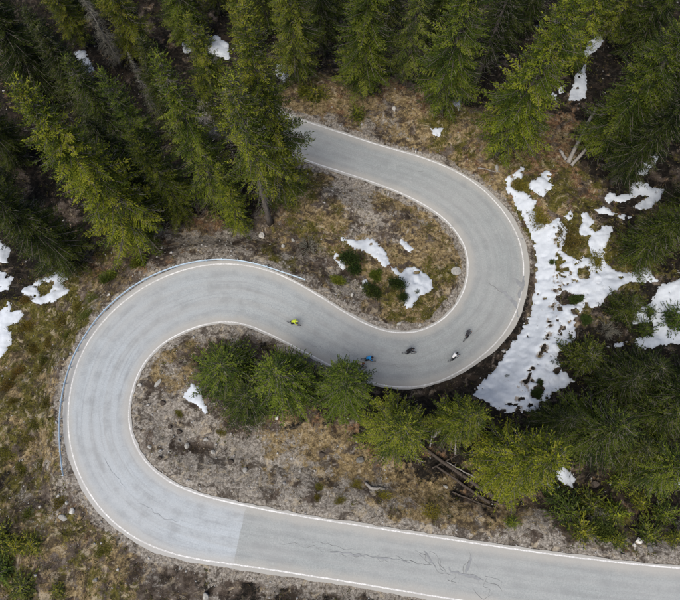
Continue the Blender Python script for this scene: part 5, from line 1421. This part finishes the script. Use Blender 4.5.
for s_ in (1, -1): g = Geo(); g.box((-.02 + .16 * s_, s_ * .12, .285), (.09, .08, .02)); pedal_me.append(g.mesh('pedal', M['black'], False))


def rider(label, bike_label, p, head_px, jersey, helmet, shorts, lean, glow=None):
    x, y, z = road_at(*p); x2, y2, z2 = road_at(p[0] + head_px[0], p[1] + head_px[1])
    yaw = math.atan2(y2 - y, x2 - x); k = ((C2 - np.array((x, y))) ** 2).sum(1).argmin(); z = CZ[k] - .006 * math.hypot(*(C2[k] - (x, y)))
    k2 = ((C2 - np.array((x + math.cos(yaw) * 2, y + math.sin(yaw) * 2))) ** 2).sum(1).argmin(); pitch = -math.atan2(CZ[k2] - CZ[k], 2.0)
    rot = (lean, pitch, yaw)
    bike = bpy.data.objects.new('bicycle', None); COL.objects.link(bike); bike.location = (x, y, z + .012); bike.rotation_euler = rot; bike.scale = (1.1,) * 3; tag(bike, bike_label, 'bicycle', 'bicycles on the road')
    for nm, me in (('frame', frame_me), ('fork', fork_me), ('handlebar', bar_me), ('saddle', saddle_me), ('crankset', crank_me)): add(nm, me, bike)
    for pm in pedal_me: add('pedal', pm, bike)
    for wx_ in (-.42, .60):
        w = bpy.data.objects.new('wheel', spoke_me); COL.objects.link(w); w.parent = bike; w.location = (wx_, 0, .35); add('tyre', tyre_me, w); add('rim', rim_me, w)
    per = add('person', body_me, loc=(x, y, z + .012), rot=rot, scale=(1.1,) * 3); tag(per, label, 'person', 'cyclists riding into the right bend')
    def dressed(nm, me, mat):
        o = add(nm, me, per); o.material_slots[0].link = 'OBJECT'; o.material_slots[0].material = mat; return o
    dressed('jersey', jersey_me, jersey); dressed('tights', shorts_me, shorts); h = dressed('helmet', helmet_me, helmet); add('vent_rib', vent_me, h); add('glasses', glasses_me, per)
    for s_ in 'lr': add('shoe', shoe_me[s_], per)


cl = lambda n, c: plain(n, c, .75, .2, 0, .08, 20)
DKC = cl('dark_cloth', (.018, .018, .022)); HB = cl('black_helmet', (.015, .015, .016))
rider('person in a bright yellow green jersey riding last on the middle road', 'bicycle under the rider in bright yellow green', (293, 324), (20, 6), cl('yellow_green_cloth', (.52, .62, .05)), cl('yellow_helmet', (.55, .6, .2)), DKC, -.10)
rider('person in a blue jersey riding beside the spruce that overhangs the road', 'bicycle under the rider in blue', (367, 361), (20, 3), cl('blue_cloth', (.03, .27, .62)), HB, DKC, -.16)
rider('person in a pale greyish pink jersey half hidden by the spruce', 'bicycle half hidden by the spruce', (358, 366), (20, 6), cl('pale_pink_cloth', (.50, .40, .40)), cl('red_helmet', (.45, .12, .08)), DKC, -.14)
rider('person all in black riding alone between the blue and the white rider', 'bicycle under the black rider in the middle of the road', (408, 354), (20, -1), cl('black_cloth', (.02, .021, .023)), HB, DKC, -.22)
rider('person in a white jersey and black tights near the outer edge line', 'bicycle under the rider in white', (453, 360), (18, -10), cl('white_cloth', (.80, .80, .80)), HB, DKC, -.24)
rider('person in black and grey leading the group into the right bend', 'bicycle under the leading rider in black and grey', (467, 338), (13, -16), cl('charcoal_cloth', (.035, .035, .04)), cl('grey_helmet', (.10, .10, .11)), DKC, -.26)

# ------------------------------------------------------------------ ground cover that nobody could count
rng = np.random.default_rng(77)


def scatter(n, weight, dmin=.25, lo=(-62, -20), hi=(62, 88)):
    x = rng.uniform(lo[0], hi[0], n); y = rng.uniform(lo[1], hi[1], n)
    px, py = proj(x, y, sample(GZ, x, y)); ok = (px > -60) & (px < 740) & (py > -60) & (py < 660)
    x, y = x[ok], y[ok]
    w = weight(x, y); keep = (rng.random(len(x)) < w) & (sample(GD, x, y) > dmin)
    return x[keep], y[keep]


cov = [W[..., i] for i in range(5)]
clump = lambda x, y, s=1.6, sd=2: sstep(.38, .62, fbm(x / s, y / s, 4, sd))
# dry grass tufts
x, y = scatter(60000, lambda x, y: (.75 * sample(cov[1], x, y) + .25 * sample(cov[2], x, y)) * (.25 + .75 * clump(x, y)), .35)
z = sample(GZ, x, y); nb = 7; n = len(x)
P_ = np.repeat(np.stack([x, y, z - .02], 1), nb, 0) + rng.normal(0, .09, (n * nb, 3)) * (1, 1, .1)
D = norm(np.stack([rng.normal(0, .6, n * nb), rng.normal(0, .6, n * nb), rng.uniform(.35, 1, n * nb)], 1)); L_ = rng.uniform(.15, .42, n * nb)
V = sprays(P_, D, L_, L_ * .07, rng, 1.0); me = mesh_np('dry_grass', V, np.arange(len(V)).reshape(-1, 4), None, M['drygrass'])
t = np.repeat(np.clip(np.repeat(rng.normal(.5, .22, n), nb) + rng.normal(0, .12, n * nb), 0, 1), 4); vattr(me, 'tint', np.stack([t] * 3, 1))
tag(add('dry_grass', me), 'tufts of dead yellow brown grass on the slope', 'grass', kind='stuff')
# heath and moss sprigs
x, y = scatter(70000, lambda x, y: (.8 * sample(cov[2], x, y) + .10 * sample(cov[4], x, y)) * clump(x, y, 1.9, 5) * .8, .5)
z = sample(GZ, x, y); nb = 12; n = len(x)
P_ = np.repeat(np.stack([x, y, z], 1), nb, 0) + rng.normal(0, .13, (n * nb, 3)) * (1, 1, .3)
D = norm(np.stack([rng.normal(0, .8, n * nb), rng.normal(0, .8, n * nb), rng.uniform(.2, 1, n * nb)], 1)); L_ = rng.uniform(.08, .24, n * nb)
V = sprays(P_, D, L_, L_ * .26, rng, 1.0); me = mesh_np('heath', V, np.arange(len(V)).reshape(-1, 4), None, M['heath'])
t = np.repeat(np.clip(np.repeat(rng.normal(.5, .25, n), nb) + rng.normal(0, .15, n * nb), 0, 1), 4); vattr(me, 'tint', np.stack([t] * 3, 1))
tag(add('heath', me), 'low olive heath and moss sprigs covering the slope', 'heath', kind='stuff')
# rubble
x, y = scatter(42000, lambda x, y: .05 + .8 * sample(cov[0], x, y) ** 1.5 * (.3 + .7 * clump(x, y, 1.2, 6)), .05)
z = sample(GZ, x, y); n = len(x)
oc = np.array([(1, 0, 0), (0, 1, 0), (-1, 0, 0), (0, -1, 0), (0, 0, .8), (0, 0, -.8)], float); ot = np.array([(0, 1, 4), (1, 2, 4), (2, 3, 4), (3, 0, 4), (1, 0, 5), (2, 1, 5), (3, 2, 5), (0, 3, 5)])
s = np.clip(rng.lognormal(-2.7, .6, n), .03, .36); a = rng.random(n) * 6.28
v = oc[None] * (1 + rng.normal(0, .22, (n, 6, 1))) * (s[:, None, None] * np.stack([rng.uniform(.7, 1.4, n), rng.uniform(.6, 1.1, n), rng.uniform(.5, .9, n)], 1)[:, None])
ca, sa_ = np.cos(a)[:, None], np.sin(a)[:, None]; vx = v[..., 0] * ca - v[..., 1] * sa_ + x[:, None]; vy = v[..., 0] * sa_ + v[..., 1] * ca + y[:, None]; vz = v[..., 2] + v[..., 0] * .2 + z[:, None] + s[:, None] * .15
me = mesh_np('rubble', np.stack([vx, vy, vz], -1).reshape(-1, 3), None, (ot[None] + np.arange(n)[:, None, None] * 6).reshape(-1, 3), M['rock'])
tag(add('rubble', me), 'loose pale grey rubble and grit beside the road', 'rubble', kind='stuff')
# fallen twigs
x, y = scatter(16000, lambda x, y: .05 + .5 * sample(cov[3], x, y) + .3 * sample(cov[4], x, y) + .12 * sample(cov[0], x, y), .3)
z = sample(GZ, x, y); n = len(x); a = rng.random(n) * 6.28; l = rng.uniform(.2, .9, n); dx, dy = np.cos(a) * l, np.sin(a) * l; w = .018
z2 = sample(GZ, x + dx, y + dy)
nx, ny = -np.sin(a) * w, np.cos(a) * w
V = np.stack([np.stack([x + nx, y + ny, z + .02], 1), np.stack([x - nx, y - ny, z + .02], 1), np.stack([x, y, z + .055], 1), np.stack([x + dx + nx * .4, y + dy + ny * .4, z2 + .03], 1), np.stack([x + dx - nx * .4, y + dy - ny * .4, z2 + .03], 1), np.stack([x + dx, y + dy, z2 + .05], 1)], 1).reshape(-1, 3)
Q = (np.array([(0, 3, 5, 2), (2, 5, 4, 1), (1, 4, 3, 0)])[None] + np.arange(n)[:, None, None] * 6).reshape(-1, 4)
tag(add('litter_twigs', mesh_np('litter_twigs', V, Q, None, M['twig'])), 'thin fallen twigs strewn over the litter', 'twigs', kind='stuff')
